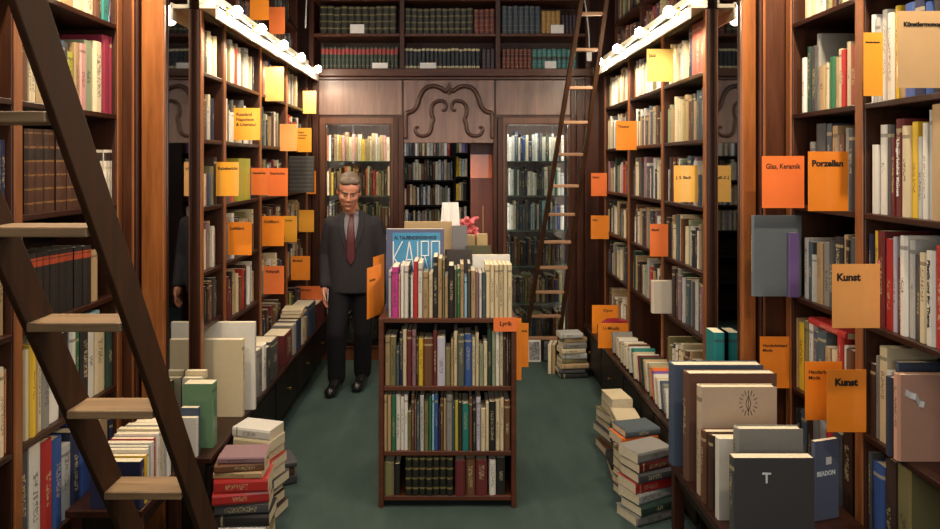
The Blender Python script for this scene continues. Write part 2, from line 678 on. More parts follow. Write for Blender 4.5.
def row_fill(plane, coord, a, b, z, zmax, pal, where, group, depth=0.18, hmin=0.16, hmax=0.26, wmin=0.014, wmax=0.042, detailed=False, setback=0.015, gap=0.06, start=0, kind=None, fixed=None):
    """fills a shelf from a to b in the order the camera sees them (left to right)"""
    sgn = 1 if b > a else -1
    s, i, out = a, start, []
    end_gap = rng.uniform(0, gap)
    gloss_run = 0
    while True:
        wd = rng.uniform(wmin, wmax)
        if fixed:
            wd = fixed
        if abs(s - a) + wd > abs(b - a) - end_gap:
            break
        h = min(rng.uniform(hmin, hmax), zmax - z - 0.015)
        style = 'gloss' if rng.random() < 0.4 else 'cloth'
        colour = rng.choice(pal)
        d = min(depth, h * 0.75)
        nm, noun = ('hardcover_book', 'hardcover') if style == 'cloth' else ('paperback_book', 'paperback')
        mat = None
        if kind:
            mat, nm, noun, colour = kind
        back = setback + rng.uniform(0, 0.02)
        co = coord - back if plane == 'L' else coord + back
        lab = f"{colour} {noun}, {ORD[i % len(ORD)]} from left {where}"
        out.append(book(nm, lab, group, frame_of(plane, co, s + sgn * wd / 2, z), wd - 0.001, h, d, colour, style, detailed, mat))
        s += sgn * wd
        i += 1
    return out


def lying(name, label, group, x, y, z, thick, wlen, d, phi, colour, style='cloth', detailed=True):
    """book lying flat; spine faces direction phi (0 = towards the camera)"""
    m = Matrix.Translation((x, y, z + thick / 2)) @ Matrix.Rotation(phi, 4, 'Z') @ Matrix.Translation((wlen / 2, -d / 2, 0)) @ Matrix.Rotation(-PI / 2, 4, 'Y')
    return book(name, label, group, m, thick, wlen, d, colour, style, detailed)


def sign(rect, y, mat, label, lines=(), size=None, yaw=0.0, x0y=None, group='orange subject signs between the books', bold=0.0006, top=0.14, name='shelf_sign', inset=0.09):
    """card facing the aisle's near end: rect in pixels of the photograph, at depth y"""
    a, b = P(rect[0], rect[3], y), P(rect[2], rect[1], y)
    wd, h = b.x - a.x, b.z - a.z
    o = MB().box(-wd / 2, wd / 2, -0.001, 0.001, 0, h).build(name, M[mat])
    o.location = ((a.x + b.x) / 2, y, a.z)
    o.rotation_euler = (0, 0, yaw)
    tag(o, label, 'sign', group)
    sz = size or wd * 0.17
    for k, ln in enumerate(lines):
        lettering(o, ln, sz, (-wd / 2 + wd * inset, -0.0013, h * (1 - top) - sz * (0.75 + 1.15 * k)), bold=bold)
    return o


# ------------------------------------------------------------------ room shell
XF, XN = 1.30, 1.54         # faces of the aisle bookcases and of the near bookcases
YB = 6.30                   # back wall
YJ = 3.25                   # face of the pilasters
struct('floor', bx(-2.2, 2.2, -1.6, 9.0, -0.05, 0.0), M['carpet'])
struct('ceiling', bx(-2.2, 2.2, -1.6, 9.0, 4.4, 4.5), M['plaster'])
struct('wall_left', bx(-2.1, -1.9, -1.6, 9.0, 0, 4.4), M['wallpaint'])
struct('wall_right', bx(1.9, 2.1, -1.6, 9.0, 0, 4.4), M['wallpaint'])
struct('wall_front', bx(-2.1, 2.1, -1.6, -1.5, 0, 4.4), M['wallpaint'])
wf_ = MB()
for a in (-0.78, 0.08, 0.94):
    wf_.box(a + 0.07, a + 0.13, -1.5, -1.44, 1.25, 2.85)
for z in (1.25, 2.02, 2.80):
    wf_.box(-0.75, 1.05, -1.5, -1.445, z, z + 0.05)
struct('added_window_1', wf_, M['mahogany_v'])  # unseen window bars added on the front wall to go with the fill light
struct('wall_rear_room', bx(-2.1, 2.1, 8.6, 8.8, 0, 4.4), M['wallpaint'])


def bxp(px0, px1, py0, py1, ya, yb, y=YB):
    """box whose front face covers the pixel rectangle at depth y"""
    a, b = P(px0, py1, y), P(px1, py0, y)
    return MB().box(a.x, b.x, ya, yb, max(0.0, a.z), b.z)


def zp(py, y=YB):
    return EYE - (py - VY) / F * y


def xp(px, y=YB):
    return (px - VX) / F * y


# back wall in pieces around the two glass cabinets, the doorway and the upper bookcase
Z_COR = zp(77)              # underside of the cornice
Z_UP = zp(69)               # floor of the upper bookcase
Z_DOOR = zp(143)
Z_CAB = zp(118)
xl0, xl1 = xp(320), xp(398)
xd0, xd1 = xp(404), xp(493)
xr0, xr1 = xp(500), xp(574)
wb = MB()
wb.box(-1.9, xl0, YB, YB + 0.08, 0, Z_COR)
wb.box(xl1, xd0, YB, YB + 0.08, 0, Z_COR)
wb.box(xd1, xr0, YB, YB + 0.08, 0, Z_COR)
wb.box(xr1, 1.9, YB, YB + 0.08, 0, Z_COR)
wb.box(xl0, xl1, YB, YB + 0.08, Z_CAB, Z_COR)
wb.box(xd0, xd1, YB, YB + 0.08, Z_DOOR, Z_COR)
wb.box(xr0, xr1, YB, YB + 0.08, Z_CAB, Z_COR)
wb.box(-1.9, 1.9, YB + 0.42, YB + 0.5, Z_COR, 4.4)
struct('wall_back', wb, M['mahogany_v'])
struct('trim_1', bx(-1.45, 1.45, YB - 0.05, YB + 0.45, Z_COR, Z_UP), M['mahogany_x'], 0.008)
struct('trim_2', bx(-1.45, 1.45, YB - 0.028, YB + 0.02, Z_COR - 0.028, Z_COR), M['carve'], 0.006)
# flat veneer panels under the cornice
n = 3
for (a, b) in ((313, 402), (496, 588)):
    struct(f'trim_{n}', bx(xp(a), xp(b), YB - 0.012, YB + 0.01, zp(115), Z_COR - 0.03), M['panel'], 0.003)
    n += 1
# jambs of the doorway and door architraves (stepped mouldings)
for (a, b) in ((393, 397.5), (398.5, 404), (493, 497), (497.5, 503)):
    struct(f'trim_{n}', bx(xp(a), xp(b), YB - 0.03, YB, 0, zp(118)), M['mahogany_v'], 0.006)
    n += 1
# stiles between the side bookcases and the back wall
for (a, b, t) in ((306, 312, 0.03), (313, 319.5, 0.045), (570, 574.5, 0.04), (576, 583, 0.025), (584, 599, 0.05)):
    struct(f'trim_{n}', bx(xp(a), xp(b), YB - t, YB, 0, Z_COR), M['mahogany_v'], 0.006)
    n += 1

# carved panel over the doorway
ca = thing('carved_panel', 'carved wooden panel with scroll ornament above the central doorway', 'panel', (xp(449), YB, Z_DOOR))
inv = Matrix.Translation((-xp(449), -YB, -Z_DOOR))
b_ = MB().box(xp(404), xp(494), YB - 0.016, YB + 0.0, Z_DOOR, Z_COR - 0.03, 0, inv)
b_.build('board', M['panel'], ca, 0.004)


def carve(pts, r, name, mirror):
    out = []
    for (x, y) in pts:
        X = (898 - x) if mirror else x
        q = P(X, y, YB)
        out.append((q.x - xp(449), -0.020, q.z - Z_DOOR))
    # smooth the polyline
    for _ in range(2):
        sm = [out[0]]
        for p, q in zip(out, out[1:]):
            sm.append(tuple(0.75 * u + 0.25 * v for u, v in zip(p, q)))
            sm.append(tuple(0.25 * u + 0.75 * v for u, v in zip(p, q)))
        sm.append(out[-1])
        out = sm
    rr = [r * (0.6 + 0.4 * math.sin(PI * min(1, max(0, i / (len(out) - 1))))) for i in range(len(out))] if name == 'scroll' else r
    MB().tube(out, rr, 8).build(name, M['carve'], ca, smooth=True)


c5 = lambda pts: [(310 + x / 5.875, 80 + y / 5.875) for x, y in pts]
ogee = c5([(562, 345), (562, 210), (572, 190), (600, 190), (632, 155), (645, 100), (672, 52), (720, 34), (765, 45), (797, 72), (816, 52)])
scroll = c5([(778, 172), (786, 184), (800, 172), (800, 145), (785, 124), (755, 122), (722, 140), (711, 175), (716, 210), (728, 232), (716, 258), (714, 290), (700, 320), (665, 333), (632, 324), (616, 298), (622, 276), (640, 280)])
for mi_ in (False, True):
    carve(ogee, 0.021, 'moulding', mi_)
    carve(scroll, 0.018, 'scroll', mi_)
q = [P(449 + dx, y, YB) for dx, y in ((0, 82.5), (4.5, 91), (0, 95), (-4.5, 91))]
MB().prism([(p.x - xp(449), p.z - Z_DOOR) for p in q], 'y', -0.034, -0.012).build('finial', M['carve'], ca, 0.004)

# pilasters of the opening between near bay and aisle, with the mirrors in their reveals
for sgn, k in ((-1, 'left'), (1, 'right')):
    struct(f'trim_{n}', bx(sgn * 1.33, sgn * 1.9, YJ, 3.56, 0, 4.4), M['pilaster'], 0.004); n += 1
    e = 1.435 if sgn < 0 else 1.395
    struct(f'trim_{n}', bx(sgn * 1.33, sgn * e, YJ - 0.03, YJ, 0, 4.4), M['oak_v'], 0.006); n += 1
    struct(f'trim_{n}', bx(sgn * (e + 0.008), sgn * (e + 0.028), YJ - 0.045, YJ, 0, 4.4), M['mahogany_v'], 0.008); n += 1
    struct(f'trim_{n}', bx(sgn * (e + 0.036), sgn * (e + 0.05), YJ - 0.02, YJ, 0, 4.4), M['oak_v'], 0.005); n += 1
    mt = thing('mirror', f'narrow tall old mirror set in the {k} pilaster reveal', 'mirror', (sgn * 1.33, 3.41, 0.45))
    MB().box(-0.006, 0.0, -0.15, 0.135, 0, 3.6).build('glass_pane', M['mirror'], mt) if sgn > 0 else MB().box(0.0, 0.006, -0.15, 0.135, 0, 3.6).build('glass_pane', M['mirror'], mt)

# ------------------------------------------------------------------ bookcases
ZF = [0.40, 0.85, 1.19, 1.53, 1.885, 2.235]     # shelf tops of the aisle bookcases
ZN = [0.33, 0.745, 1.16, 1.57, 1.98, 2.39]      # shelf tops of the near bookcases
TH = 0.022


def side_case(name, label, side, face, depth, ys, levels, ztop, upmat, uw=0.045):
    """bookcase standing against a side wall; ys = centres of its uprights"""
    r = thing(name, label, 'bookcase', (side * face, ys[0], 0))
    o = Vector((side * face, ys[0], 0))

    def loc(mb, nm, mat, bev=0.003):
        mb.v = [tuple(Vector(v) - o) for v in mb.v]
        return mb.build(nm, mat, r, bev)
    back = side * (face + depth)
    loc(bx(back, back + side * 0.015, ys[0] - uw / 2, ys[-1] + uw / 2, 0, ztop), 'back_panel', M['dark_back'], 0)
    for y in ys:
        loc(bx(side * face, back, y - uw / 2, y + uw / 2, 0, ztop), 'upright', upmat, 0.004)
        loc(bx(side * (face - 0.009), side * face, y - uw * 0.44, y + uw * 0.44, 0, ztop), 'upright_moulding', M['lit_edge'], 0.004)
    for (a, b) in zip(ys, ys[1:]):
        for z in levels:
            if side < 0 and abs(z - 0.85) < 1e-6 and a < 3.7:
                z = 0.91
            loc(bx(side * (face - 0.004), back, a + uw / 2, b - uw / 2, z - TH, z), 'shelf', M['mahogany_y'], 0.003)
        loc(bx(side * (face - 0.004), back, a + uw / 2, b - uw / 2, ztop - 0.03, ztop), 'top_board', M['mahogany_y'], 0)
    return r


YL = [3.61, 3.97, 4.71, 5.45, 6.22]
YR = [3.60, 4.33, 5.16, 5.97]
ZT = 2.55
side_case('bookcase', 'tall left aisle bookcase lit by lamps, from mirror to back wall', -1, XF, 0.27, YL, ZF, ZT, M['edge_v'])
side_case('bookcase', 'tall right aisle bookcase lit by lamps, behind the leaning ladder', 1, XF, 0.27, YR, ZF, ZT, M['edge_v'])
struct(f'trim_{n}', bx(XF, XF + 0.3, 5.995, YB - 0.051, 0, ZT), M['mahogany_v'], 0.004); n += 1
NL = [1.70, 2.47, 3.222]
NR = [1.85, 2.645, 3.20]
side_case('bookcase', 'near left bookcase behind the big stepped ladder', -1, XN, 0.28, NL, ZN, 3.0, M['edge_v'], 0.05)
side_case('bookcase', 'near right bookcase with the Porzellan and Kunst signs', 1, XN, 0.28, NR, ZN, 3.0, M['edge_v'], 0.055)

# rails with the lamps over the aisle bookcases


def lamp(x, y, z, side, label, power, group):
    r = thing('shelf_lamp', label, 'lamp', (x, y, z), group)
    MB().tube([(side * 0.05, 0, 0), (side * 0.047, 0, 0), (side * 0.045, 0, 0), (side * 0.022, 0, 0)], [0.026, 0.026, 0.017, 0.015], 12).build('socket', M['brass'], r, smooth=True)
    MB().tube([(side * 0.024, 0, 0), (side * 0.012, 0, 0), (0, 0, 0), (-side * 0.014, 0, 0), (-side * 0.026, 0, 0), (-side * 0.031, 0, 0)], [0.013, 0.026, 0.032, 0.029, 0.018, 0.004], 16).build('bulb', M['bulb'], r, smooth=True)
    d = bpy.data.lights.new('lamp_light', 'SPOT')
    d.energy = power
    d.color = LAMP_COL
    d.spot_size = math.radians(168)
    d.spot_blend = 0.35
    d.shadow_soft_size = 0.03
    lo = bpy.data.objects.new('lamp_light', d)
    COL.objects.link(lo)
    lo.parent = r
    lo.location = (-side * 0.004, 0, -0.045)
    lo.rotation_euler = (0, side * 0.12, 0)
    return r


for side, word, ys, ex in ((-1, 'left', (3.72, 4.2, 4.75, 5.3, 5.95), YL), (1, 'right', (3.72, 4.3, 4.9, 5.5), YR)):
    y0, y1 = ex[0] - 0.03, ex[-1] + 0.03
    r = thing('lamp_rail', f'cream painted lamp rail along the top of the {word} aisle bookcase', 'rail', (side * XF, y0, ZT + 0.001))
    MB().box(0, -side * 0.10, 0, y1 - y0, 0.0, 0.022).build('ledge', M['rail_white'], r, 0.004)
    MB().box(-side * 0.10, -side * 0.085, 0, y1 - y0, -0.055, 0.03).build('fascia', M['rail_white'], r, 0.003)
    MB().box(0.0, -side * 0.012, 0, y1 - y0, 0.022, 0.13).build('glare_board', M['rail_white'], r, 0.003)  # white board added to widen the overexposed band along the lamps
    for k, y in enumerate(ys):
        lamp(side * 1.15, y, 2.565, side, f'lit lamp over the {word} aisle bookcase, {ORD[k]} from the mirror', LAMP_W, f'lamps over the {word} aisle bookcase')
for side, word, ys in ((-1, 'left', (1.9, 2.85)), (1, 'right', (1.9, 2.75))):
    r = thing('lamp_rail', f'lamp rail along the top of the near {word} bookcase', 'rail', (side * XN, 1.7, 3.042))
    MB().box(0, -side * 0.12, 0, 1.5, -0.04, 0.03).build('ledge', M['mahogany_y'], r, 0.004)
    for k, y in enumerate(ys):
        lamp(side * 1.37, y, 3.04, side, f'lamp over the near {word} bookcase, {ORD[k]} from the front', LAMP_NEAR_W, f'lamps over the near {word} bookcase')

# upper side bookcases above the lamp rails
ZU = [2.63, 2.95, 3.27]
for side, word, ex in ((-1, 'left', (3.61, 4.47, 5.33, 6.22)), (1, 'right', (3.60, 4.33, 5.16, 5.97))):
    r = thing('bookcase', f'dim upper bookcase above the {word} lamp rail', 'bookcase', (side * 1.38, ex[0], ZT))
    o = Vector((side * 1.38, ex[0], ZT))

    def loc(mb, nm, mat, bev=0.003):
        mb.v = [tuple(Vector(v) - o) for v in mb.v]
        return mb.build(nm, mat, r, bev)
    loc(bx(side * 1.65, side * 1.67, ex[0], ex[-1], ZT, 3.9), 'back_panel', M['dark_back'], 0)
    for y in ex:
        loc(bx(side * 1.38, side * 1.65, y - 0.02, y + 0.02, ZT, 3.9), 'upright', M['mahogany_v'])
    for (a, b) in zip(ex, ex[1:]):
        for z in ZU:
            loc(bx(side * 1.375, side * 1.65, a + 0.02, b - 0.02, z - TH if z > 2.7 else ZT, z), 'shelf', M['mahogany_y'])
    for bi, (a, b) in enumerate(zip(ex, ex[1:])):
        for k, z in enumerate(ZU[:2]):
            aa, bb = (a + 0.025, b - 0.025) if side < 0 else (b - 0.025, a + 0.025)
            vis = (side < 0 and bi > 0) or side > 0
            if vis:
                bay = ORD[bi]
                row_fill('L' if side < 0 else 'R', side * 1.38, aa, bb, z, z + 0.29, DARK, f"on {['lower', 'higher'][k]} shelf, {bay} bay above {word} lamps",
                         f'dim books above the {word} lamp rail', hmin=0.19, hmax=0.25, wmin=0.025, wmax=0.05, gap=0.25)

# upper bookcase over the back wall
r = thing('bookcase', 'dark upper bookcase spanning the back wall above the cornice', 'bookcase', (0, YB, Z_UP))


def locb(mb, nm, mat, bev=0.003):
    mb.v = [tuple(Vector(v) - Vector((0, YB, Z_UP))) for v in mb.v]
    return mb.build(nm, mat, r, bev)


zu2, zu3 = zp(33), zp(-3)
UX = [xp(311), xp(402), xp(498), xp(588)]
locb(bx(UX[0], UX[-1], YB + 0.36, YB + 0.38, Z_UP, 3.9), 'back_panel', M['mahogany_v'], 0)
for i, x in enumerate(UX):
    hw = 0.022
    locb(bx(x - hw, x + hw, YB, YB + 0.36, Z_UP, 3.9), 'upright', M['mahogany_v'], 0.004)
for a, b in zip(UX, UX[1:]):
    for z in (zu2, zu3):
        locb(bx(a + 0.022, b - 0.022, YB + 0.01, YB + 0.36, z - 0.028, z), 'shelf', M['mahogany_x'])

G = {
    'green_red': gilt_mat('green_red_volume', (34, 50, 42), (118, 96, 66), (150, 52, 54), (0.68, 0.90), 4, 0.05),
    'navy_cream': gilt_mat('navy_cream_volume', (24, 28, 38), (190, 180, 140), None, bands=1.24, wide=0.065, phase=0.93),
    'black_gold': gilt_mat('black_gold_volume', (34, 34, 26), (120, 108, 66), None, bands=4, wide=0.10),
    'red_brown': gilt_mat('red_brown_volume', (98, 44, 34), (150, 110, 80), (70, 26, 24), (0.6, 0.8), 5, 0.06),
    'teal': gilt_mat('teal_volume', (64, 120, 118), (38, 60, 60), (48, 48, 46), (0.48, 0.62), 6, 0.07),
    'slate': gilt_mat('slate_volume', (56, 66, 76), (104, 106, 100), None, bands=6, wide=0.06),
    'buff': gilt_mat('buff_volume', (168, 132, 76), (120, 88, 50), None, bands=5, wide=0.05),
    'plum': gilt_mat('plum_volume', (48, 36, 48), (86, 66, 74), None, bands=5, wide=0.06),
    'brown_gilt': gilt_mat('brown_gilt_volume', (74, 42, 26), (134, 96, 46), (40, 26, 20), (0.62, 0.76), 6, 0.06),
    'dark_label': gilt_mat('dark_label_volume', (34, 30, 28), (50, 42, 34), (166, 66, 36), (0.80, 0.93), 3, 0.02),
    'white_cap': gilt_mat('white_cap_volume', (216, 206, 188), (190, 178, 158), (50, 34, 26), (0.80, 0.95), 1, 0.02),
    'marbled': gilt_mat('marbled_box', (46, 44, 43), (66, 64, 60), None, bands=9, wide=0.22),
}


def vset(px0, px1, count, top, z, key, colour, where, coordy=None, jit=0.01):
    wd = (px1 - px0) / count
    yy = coordy or YB + 0.03
    for i in range(count):
        pa = px0 + wd * i
        a, b = xp(pa, YB), xp(pa + wd, YB)
        h = zp(top) - z - rng.uniform(0, jit)
        book('bound_volume', f"{colour} bound volume, {ORD[i]} from left of its set {where}", f"{colour} bound volumes {where}",
             frame_of('F', yy + rng.uniform(0, 0.006), (a + b) / 2, z), b - a - 0.001, h, 0.2, 'grey', 'cloth', False, G[key])


vset(320, 398, 19, 46, Z_UP, 'green_red', 'dark green and red', 'over left glass cabinet')
vset(404.5, 480, 18, 47, Z_UP, 'navy_cream', 'navy and cream', 'over the carved panel')
vset(482, 495, 3, 48, Z_UP, 'plum', 'dull plum', 'over the carved panel')
vset(502, 532, 7, 48, Z_UP, 'red_brown', 'red brown', 'over right glass cabinet')
vset(532.5, 577, 9, 48, Z_UP, 'teal', 'teal green', 'over right glass cabinet')
vset(319, 396, 11, 5, zu2, 'black_gold', 'black and gold', 'on top shelf, left')
vset(404.5, 473, 11, 7, zu2, 'black_gold', 'black and gold', 'on top shelf, centre')
vset(474, 495, 4, 8, zu2, 'red_brown', 'red brown', 'on top shelf, centre')
vset(502, 541, 7, 5, zu2, 'slate', 'slate blue', 'on top shelf, right')
vset(542, 561, 4, 10, zu2, 'buff', 'buff yellow', 'on top shelf, right')
vset(562, 577, 4, 14, zu2, 'plum', 'dull plum', 'on top shelf, right')
for (rc, z, lab) in (((350, 23.5, 364, 32.5), zu2, 'small white card on the top shelf before black and gold volumes'),
                     ((372, 63.5, 387.5, 70), Z_UP, 'small white card before the green and red volumes'),
                     ((420, 64, 436, 70.5), Z_UP, 'small white card before the navy and cream volumes'),
                     ((551, 26, 564, 34.5), zu2, 'small white card before the buff yellow volumes'),
                     ((545, 64, 556.5, 72), Z_UP, 'small white card before the teal green volumes')):
    a, b = xp(rc[0]), xp(rc[2])
    hh = (rc[3] - rc[1]) / F * YB
    c = MB().box(a, b, YB + 0.012, YB + 0.015, z, z + hh).build('shelf_card', M['card_white'])
    tag(c, lab, 'card', 'white cards on the upper bookcase')

# ------------------------------------------------------------------ glass cabinets in the back wall
ZC = [0.14, 0.49, 0.83, 1.156, 1.47, 1.786]
for word, p0, p1, g0, g1, pals in (
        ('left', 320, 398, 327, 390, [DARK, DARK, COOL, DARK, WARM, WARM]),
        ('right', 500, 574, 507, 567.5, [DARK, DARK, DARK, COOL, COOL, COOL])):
    x0, x1, gx0, gx1 = xp(p0), xp(p1), xp(g0), xp(g1)
    cx = (x0 + x1) / 2
    r = thing('glass_cabinet', f'lit glass fronted book cabinet {word} of the central doorway', 'cabinet', (cx, YB, 0))

    def loc(mb, nm, mat, bev=0.0, parent=None):
        mb.v = [tuple(Vector(v) - Vector((cx, YB, 0))) for v in mb.v]
        return mb.build(nm, mat, parent or r, bev)
    zt = Z_CAB
    gz0, gz1 = 0.12, zp(125)
    loc(bx(x0, x1, YB + 0.44, YB + 0.455, 0, zt), 'back_panel', M['panel'])
    loc(bx(x0, x0 + 0.015, YB + 0.03, YB + 0.44, 0, zt), 'side_panel', M['panel'])
    loc(bx(x1 - 0.015, x1, YB + 0.03, YB + 0.44, 0, zt), 'side_panel', M['panel'])
    loc(bx(x0 + 0.015, x1 - 0.015, YB + 0.03, YB + 0.44, zt - 0.015, zt), 'top_board', M['panel'])
    dr = loc(bx(x0, gx0, YB - 0.022, YB + 0.02, 0, zt).box(gx1, x1, YB - 0.022, YB + 0.02, 0, zt)
             .box(gx0 - 0.001, gx1 + 0.001, YB - 0.022, YB + 0.02, gz1, zt).box(gx0 - 0.001, gx1 + 0.001, YB - 0.022, YB + 0.02, 0, gz0), 'door', M['frame'])
    loc(bx(gx0 - 0.012, gx0, YB - 0.034, YB - 0.022, gz0 - 0.012, gz1 + 0.012).box(gx1, gx1 + 0.012, YB - 0.034, YB - 0.022, gz0 - 0.012, gz1 + 0.012)
        .box(gx0, gx1, YB - 0.034, YB - 0.022, gz1, gz1 + 0.012).box(gx0, gx1, YB - 0.034, YB - 0.022, gz0 - 0.012, gz0), 'door_moulding', M['mahogany_v'], 0, dr)
    loc(bx(gx0, gx1, YB - 0.006, YB - 0.002, gz0, gz1), 'glass_pane', M['glass'], 0, dr)
    for z in ZC:
        loc(bx(x0 + 0.015, x1 - 0.015, YB + 0.06, YB + 0.44, z - 0.012, z), 'shelf', M['glass_shelf'] if z > 0.3 else M['mahogany_x'])
    loc(bx(gx0, gx1, YB + 0.03, YB + 0.055, gz1 + 0.004, gz1 + 0.022), 'strip_light', M['tube'])
    al = area('cabinet_light', (cx, YB + 0.075, gz1 + 0.0), 0.5, 2.2, (1.0, 0.94, 0.85), (math.radians(-18), 0, 0), 0.05)
    al.data.shape = 'RECTANGLE'
    al.data.size, al.data.size_y = 0.5, 0.05
    for sx_ in (-1, 1):  # side lights added to brighten the lower rows
        xx = gx0 - 0.022 if sx_ < 0 else gx1 + 0.022
        al = area('cabinet_light', (xx, YB + 0.05, 1.15), 0.03, 3.2, (1.0, 0.95, 0.88), (PI / 2, 0, math.radians(-35 * sx_)), 1.9)
        loc(bx(xx - 0.006, xx + 0.006, YB + 0.032, YB + 0.044, 0.2, 2.06), 'strip_light', M['rail_white'])  # unlit white tube for the added side light
    for k, z in enumerate(ZC):
        zt2 = ZC[k + 1] if k + 1 < len(ZC) else gz1
        word2 = ['lowest', 'fifth', 'fourth', 'third', 'second', 'top'][k]
        row_fill('F', YB + 0.13, x0 + 0.03, x1 - 0.03, z, zt2 - 0.02, pals[k], f"on the {word2} shelf of the {word} glass cabinet",
                 f'books in the {word} glass cabinet', hmin=0.20, hmax=0.27, wmin=0.017, wmax=0.036, gap=0.04, setback=0)
for rc, lab, mt in (((471, 163, 487, 168), '', ''),):
    pass
sign((474, 164, 487, 172), YB + 0.11, 'orange', 'small orange sign in the right glass cabinet', group='orange signs in the glass cabinets') if False else None

# ------------------------------------------------------------------ room behind the doorway
YR2 = 7.6
r = thing('bookcase', 'dark bookcase seen through the central doorway', 'bookcase', (xp(430, YR2), YR2, 0))


def loc2(mb, nm, mat, bev=0.0):
    mb.v = [tuple(Vector(v) - Vector((xp(430, YR2), YR2, 0))) for v in mb.v]
    return mb.build(nm, mat, r, bev)


bx0, bx1 = xp(388, YR2), xp(455, YR2)
zs = [0.2, 0.48, 0.76, 1.04, 1.316, 1.587, 1.85]
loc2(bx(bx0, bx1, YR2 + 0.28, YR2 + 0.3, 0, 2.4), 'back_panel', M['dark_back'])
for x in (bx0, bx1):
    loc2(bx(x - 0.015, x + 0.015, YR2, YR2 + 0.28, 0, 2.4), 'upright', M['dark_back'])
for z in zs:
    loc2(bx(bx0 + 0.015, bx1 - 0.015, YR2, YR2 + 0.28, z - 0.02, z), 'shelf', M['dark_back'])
    if z > 0.9:
        row_fill('F', YR2 + 0.01, xp(400, YR2), bx1 - 0.02, z, z + 0.25, MIXED, f"on the {['lowest', 'third', 'second', 'top'][zs.index(z) - 3]} shelf behind the doorway",
                 'books on the bookcase behind the doorway', hmin=0.17, hmax=0.23, wmin=0.018, wmax=0.04, gap=0.02, setback=0)
r = thing('bookcase', 'narrow shelf of colourful books beside the brown door leaf', 'bookcase', (xp(463, 7.3), 7.3, 0))
o_ = Vector((xp(463, 7.3), 7.3, 0))


def loc3(mb, nm, mat):
    mb.v = [tuple(Vector(v) - o_) for v in mb.v]
    return mb.build(nm, mat, r)


nx0, nx1 = xp(455.5, 7.3), xp(470, 7.3)
loc3(bx(nx0, nx1, 7.55, 7.57, 0, 2.4), 'back_panel', M['dark_back'])
loc3(bx(nx0 - 0.012, nx0, 7.3, 7.55, 0, 2.4), 'upright', M['dark_back'])
loc3(bx(nx1, nx1 + 0.012, 7.3, 7.55, 0, 2.4), 'upright', M['edge_v'])
for k, z in enumerate([0.6, 0.86, 1.12, 1.38, 1.63, 1.88]):
    loc3(bx(nx0, nx1, 7.3, 7.55, z - 0.015, z), 'shelf', M['dark_back'])
    if k > 1:
        row_fill('F', 7.31, nx0 + 0.004, nx1 - 0.004, z, z + 0.23, ['yellow', 'purple', 'cream', 'light blue', 'olive', 'mauve', 'white', 'black'],
                 f"on the {['lowest', 'third', 'second', 'top'][k - 2]} shelf of the narrow case behind the doorway", 'books in the narrow case behind the doorway', hmin=0.16, hmax=0.21, wmin=0.02, wmax=0.035, gap=0.02, setback=0)
dl = bx(xp(470.5, 6.7), xp(497, 6.7), 6.70, 6.74, 0, 2.1)
struct('door_1', dl, wood('red_door_wood', (112, 60, 50), (146, 86, 72), 'z', 0.4), 0.004)
sign((470.5, 154.5, 492, 178), 6.695, 'orange_red', 'red orange sign stuck on the brown door behind the doorway', yaw=0.0)

# ------------------------------------------------------------------ books on the aisle bookcases
BAYL = ['first', 'second', 'third', 'fourth']
SHN = {2.235: 'top', 1.885: 'second', 1.53: 'third', 1.19: 'fourth', 0.85: 'fifth', 0.40: 'lowest'}
# pixel ranges left free for boxes, cards or special books: (bay, shelf) -> y limit pairs handled by start/stop
SPECIAL = {}
for bi, (a, b) in enumerate(zip(YL, YL[1:])):
    for z in ZF[1:]:
        zmax = {0.85: 1.17, 1.19: 1.51, 1.53: 1.86, 1.885: 2.21, 2.235: 2.52}[z]
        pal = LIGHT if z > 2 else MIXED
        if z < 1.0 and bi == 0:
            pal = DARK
        tight = 0.06 if rng.random() < 0.7 else 0.2
        aa, bb = a + 0.026, b - 0.026
        where = f"on {SHN[z]} shelf, {BAYL[bi]} bay, left aisle bookcase"
        grp = f"books on the {SHN[z]} shelf of the left aisle bookcase"
        st = 0
        if bi == 0 and z < 1:
            row_fill('L', -XF, aa, bb, 0.91, zmax, pal, where, grp, gap=0.02, hmin=0.17, hmax=0.22)
            continue
        if bi == 1 and abs(z - 1.53) < 0.01:     # yellow-green pair and the bay's blue book
            ys = [s_of_px('L', -XF, p) for p in (239, 245, 251)]
            n0 = row_fill('L', -XF, aa, ys[0] - 0.004, z, zmax, pal, where, grp, gap=0.01)
            st = len(n0)
            for k in range(2):
                book('paperback_book', f"yellow green paperback, {ORD[st + k]} from left {where}", grp, frame_of('L', -XF, (ys[k] + ys[k + 1]) / 2, z),
                     ys[k + 1] - ys[k] - 0.002, 0.26, 0.18, 'yellow green', 'gloss')
            row_fill('L', -XF, ys[2], bb, z, zmax, ['navy', 'blue', 'dark grey'], where, grp, gap=0.05, start=st + 2)
            continue
        if bi == 3 and abs(z - 1.53) < 0.01:
            row_fill('L', -XF, bb - 0.16, bb, z, zmax, pal, where, grp, gap=0.02)
            bk = book('marbled_box', 'grey marbled slipcase facing out on left aisle bookcase near the back wall', grp,
                      frame_of('F', 5.60, -XF + 0.075 - 0.01, z), 0.24, 0.29, 0.03, 'grey', 'cloth', False, G['marbled'], 'slipcase', True)
            continue
        row_fill('L', -XF, aa, bb, z, zmax, pal, where, grp, gap=tight, hmin=0.19 if z > 2 else 0.165, hmax=0.27)
BAYR = ['third', 'second', 'first']
